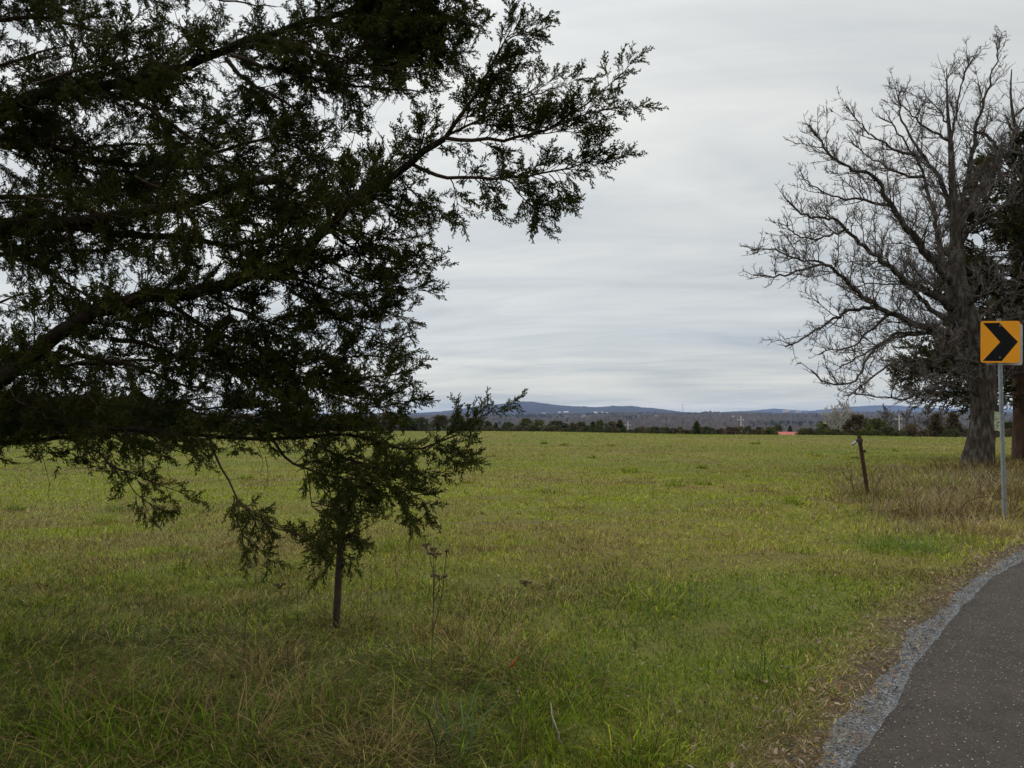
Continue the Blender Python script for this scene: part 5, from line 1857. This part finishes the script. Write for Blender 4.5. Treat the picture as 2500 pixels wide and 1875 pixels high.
# second panel bolted to the other side, its bare metal showing past the right edge
rear = tiltm @ Matrix.Rotation(R(9), 3, 'Z')
rear_c = Vector((cen[0], 0, cen[2])) + tiltm @ Vector((0.085, pw / 2 + 0.05, -0.03))
s_ = MB()
vs, fs = plate(SW, SH, SW * 0.07, 0.005)
s_.add(put(vs, rear_c, rear), fs)
bk = s_.build('rear_panel', M['alu'], sign)
bk['label'] = 'bare grey metal panel behind the chevron face'
s_ = MB()
s_.box(Vector((cen[0], 0, cen[2] + SH * 0.3)) + tiltm @ Vector((0.02, pw / 2 + 0.022, 0)), (0.05, 0.04, 0.04), tiltm)
s_.box(Vector((cen[0], 0, cen[2] - SH * 0.3)) + tiltm @ Vector((0.02, pw / 2 + 0.022, 0)), (0.05, 0.04, 0.04), tiltm)
s_.build('bracket', M['galv'], sign)

# ------------------------------------------------------------------ dead weeds
wr = np.random.default_rng(4)


def weed(base_px, heads, label, stems=1, r=0.0035, name='dead_weed', dep_off=0.0):
    b_ = on_ground(*base_px)
    D_ = float(b_[1]) + dep_off
    root = empty(name, b_, label, 'dead plant', 'dead weed stalks')
    st, hd = Tubes(), Foliage(PROTOS_LITE)
    hv = MB()
    main = None
    for hx_, hy_, wpx in heads:
        e_ = at(hx_, hy_, D_ + wr.uniform(-0.1, 0.1))
        m_ = b_ + (e_ - b_) * 0.55 + wr.normal(0, 0.012, 3)
        j = b_ if main is None else main[0] + (main[1] - main[0]) * wr.uniform(0.25, 0.7)
        if main is None:
            main = (b_, e_)
        else:
            m_ = j + (e_ - j) * 0.5 + np.array((wr.normal(0, 0.02), 0, -0.02))
        st.add(resample([j, m_, e_], 9), np.linspace(r, r * 0.5, 9), 5)
        if wpx:
            wd_ = wpx / F_PX * D_ / 2
            for k in range(max(5, int(wd_ * 320))):
                a_, rr_ = wr.uniform(0, 6.283), wd_ * math.sqrt(wr.random())
                t_ = e_ + np.array((math.cos(a_) * rr_, math.sin(a_) * rr_ * 0.8, wr.normal(0, 0.004) - 0.004))
                st.add([e_ - np.array((0, 0, 0.035)), (e_ + t_) / 2 - np.array((0, 0, 0.012)), t_], [0.0014, 0.0012, 0.001], 3)
                hv.box(t_ - b_, tuple(wr.uniform(0.008, 0.015, 3) * np.array((1, 1, 0.7))), Matrix.Rotation(wr.uniform(0, 3), 3, 'Z'))
        else:
            for k in range(7):
                t_ = wr.uniform(0.35, 0.98)
                p_ = b_ + (e_ - b_) * t_
                q_ = wander(p_, (wr.normal(), wr.normal(), 0.9), wr.uniform(0.03, 0.1), 4, 0.3, np.array((0, 0, .1)), wr)
                st.add(q_, [r * .5, r * .45, r * .4, r * .3], 3)
    st.build('stem', M['weed_dry'], root, b_)
    if hv.v:
        hv.build('flower_head', M['weed_dry'], root)


weed((1052, 1640), [(1064, 1350, 36), (1040, 1328, 16), (1060, 1338, 18), (1090, 1344, 16), (1074, 1404, 44)], 'tall dead weed with stacked flat seed heads right of the near post')
weed((1135, 1665), [(1283, 1420, 30)], 'dead weed leaning far to the right with one dark seed head')
weed((706, 1640), [(682, 1426, 34)], 'dead weed with a single flat seed head left of the near post', r=0.0025)
weed((196, 1640), [(182, 1470, 0)], 'thin bare stalk in the dark grass at far left', r=0.0025)
weed((596, 1620), [(607, 1470, 0)], 'thin upright stalk between the near post and the left edge', r=0.002)
weed((730, 1560), [(728, 1385, 0)], 'spindly stalk standing just left of the near post', r=0.002)
weed((905, 1560), [(908, 1385, 0)], 'spindly stalk standing just right of the near post', r=0.002)
weed((2092, 1225), [(2066, 1130, 0), (2078, 1128, 0), (2056, 1150, 0)], 'brown twiggy weed left of the leaning rusty post', r=0.007)
weed((2132, 1232), [(2128, 1150, 0), (2150, 1160, 0), (2165, 1140, 0)], 'dry weed clump at the foot of the leaning rusty post', r=0.006)
weed((2395, 1215), [(2392, 1150, 0), (2380, 1165, 0)], 'dry stalk in front of the thick grey trunk', r=0.006)
weed((1555, 1640), [(1548, 1560, 0)], 'short dark stalk in the mown green grass', r=0.003)
# arching briar canes by the sign
for spx, lab in (([(2330, 1270), (2370, 1215), (2430, 1210), (2490, 1235)], 'arching brown cane crossing the sign post'), ([(2470, 1260), (2500, 1180), (2540, 1190)], 'brown cane right of the sign post at the photo edge')):
    P = [on_ground(*spx[0])]
    D_ = float(P[0][1])
    P += [at(a_, b_, D_ - 0.2) for a_, b_ in spx[1:]]
    Q = resample(P, 14, 0.01, wr)
    root = empty('briar_cane', P[0], lab, 'dead plant', 'briar canes by the sign')
    t_ = Tubes()
    t_.add(Q, np.linspace(0.008, 0.004, 14), 5)
    bare_sub(Q, 0.006, wr, t_, t_, 0, 0.35, 0.22, 0.1, 0.003)
    t_.build('cane', M['weed_dry'], root, P[0])

# a fallen reddish leaf and a bleached twig in the near grass
p = on_ground(1255, 1660)
root = empty('fallen_leaf', p + np.array((0, 0, 0.10)), 'orange red dead leaf caught in the green tussock', 'leaf')
s_ = MB()
s_.add([(-0.03, 0, -0.03), (-0.012, -0.014, 0.0), (0.03, 0, 0.045), (0.012, 0.012, 0.002), (-0.014, -0.006, 0.014), (0.004, 0.008, -0.016)], [(0, 1, 4), (0, 5, 1), (1, 2, 4), (1, 5, 3), (1, 3, 2)])
s_.build('leaf_blade', noisy_mat('red_leaf', [(0.3, (0.25, 0.05, 0.02)), (0.7, (0.4, 0.1, 0.04))], 40, 0.6, 0), root)
pts = [on_ground(1346, 1770), on_ground(1352, 1790)]
p0 = on_ground(1372, 1815)
D_ = float(p0[1])
root = empty('dead_twig', p0, 'bleached pale twig standing in the near grass', 'twig')
t_ = Tubes()
t_.add(resample([p0, at(1358, 1775, D_), at(1346, 1745, D_ + .02), at(1344, 1715, D_ + .04)], 9, 0.003, wr), np.linspace(0.005, 0.003, 9), 6)
t_.build('stick', M['pale_bark'], root, p0)

# ------------------------------------------------------------------ haze
hz = MB()
hz.box((0, 0, 0), (44000, 44000, 290))
ho = hz.build('haze', bpy.data.materials.new('haze_air'))
ho.location = (0, 3000, 290 / 2 - 30)
tag(ho, 'thin blue winter haze over the valley', None, kind='stuff')
hm = ho.data.materials[0]
hm.use_nodes = True
ht = hm.node_tree
ht.nodes.clear()
pv = ht.nodes.new('ShaderNodeVolumePrincipled')
pv.inputs['Color'].default_value = (0.42, 0.60, 1.0, 1)
pv.inputs['Density'].default_value = 0.000048
pv.inputs['Anisotropy'].default_value = 0.0
ho_ = ht.nodes.new('ShaderNodeOutputMaterial')
ht.links.new(pv.outputs[0], ho_.inputs['Volume'])
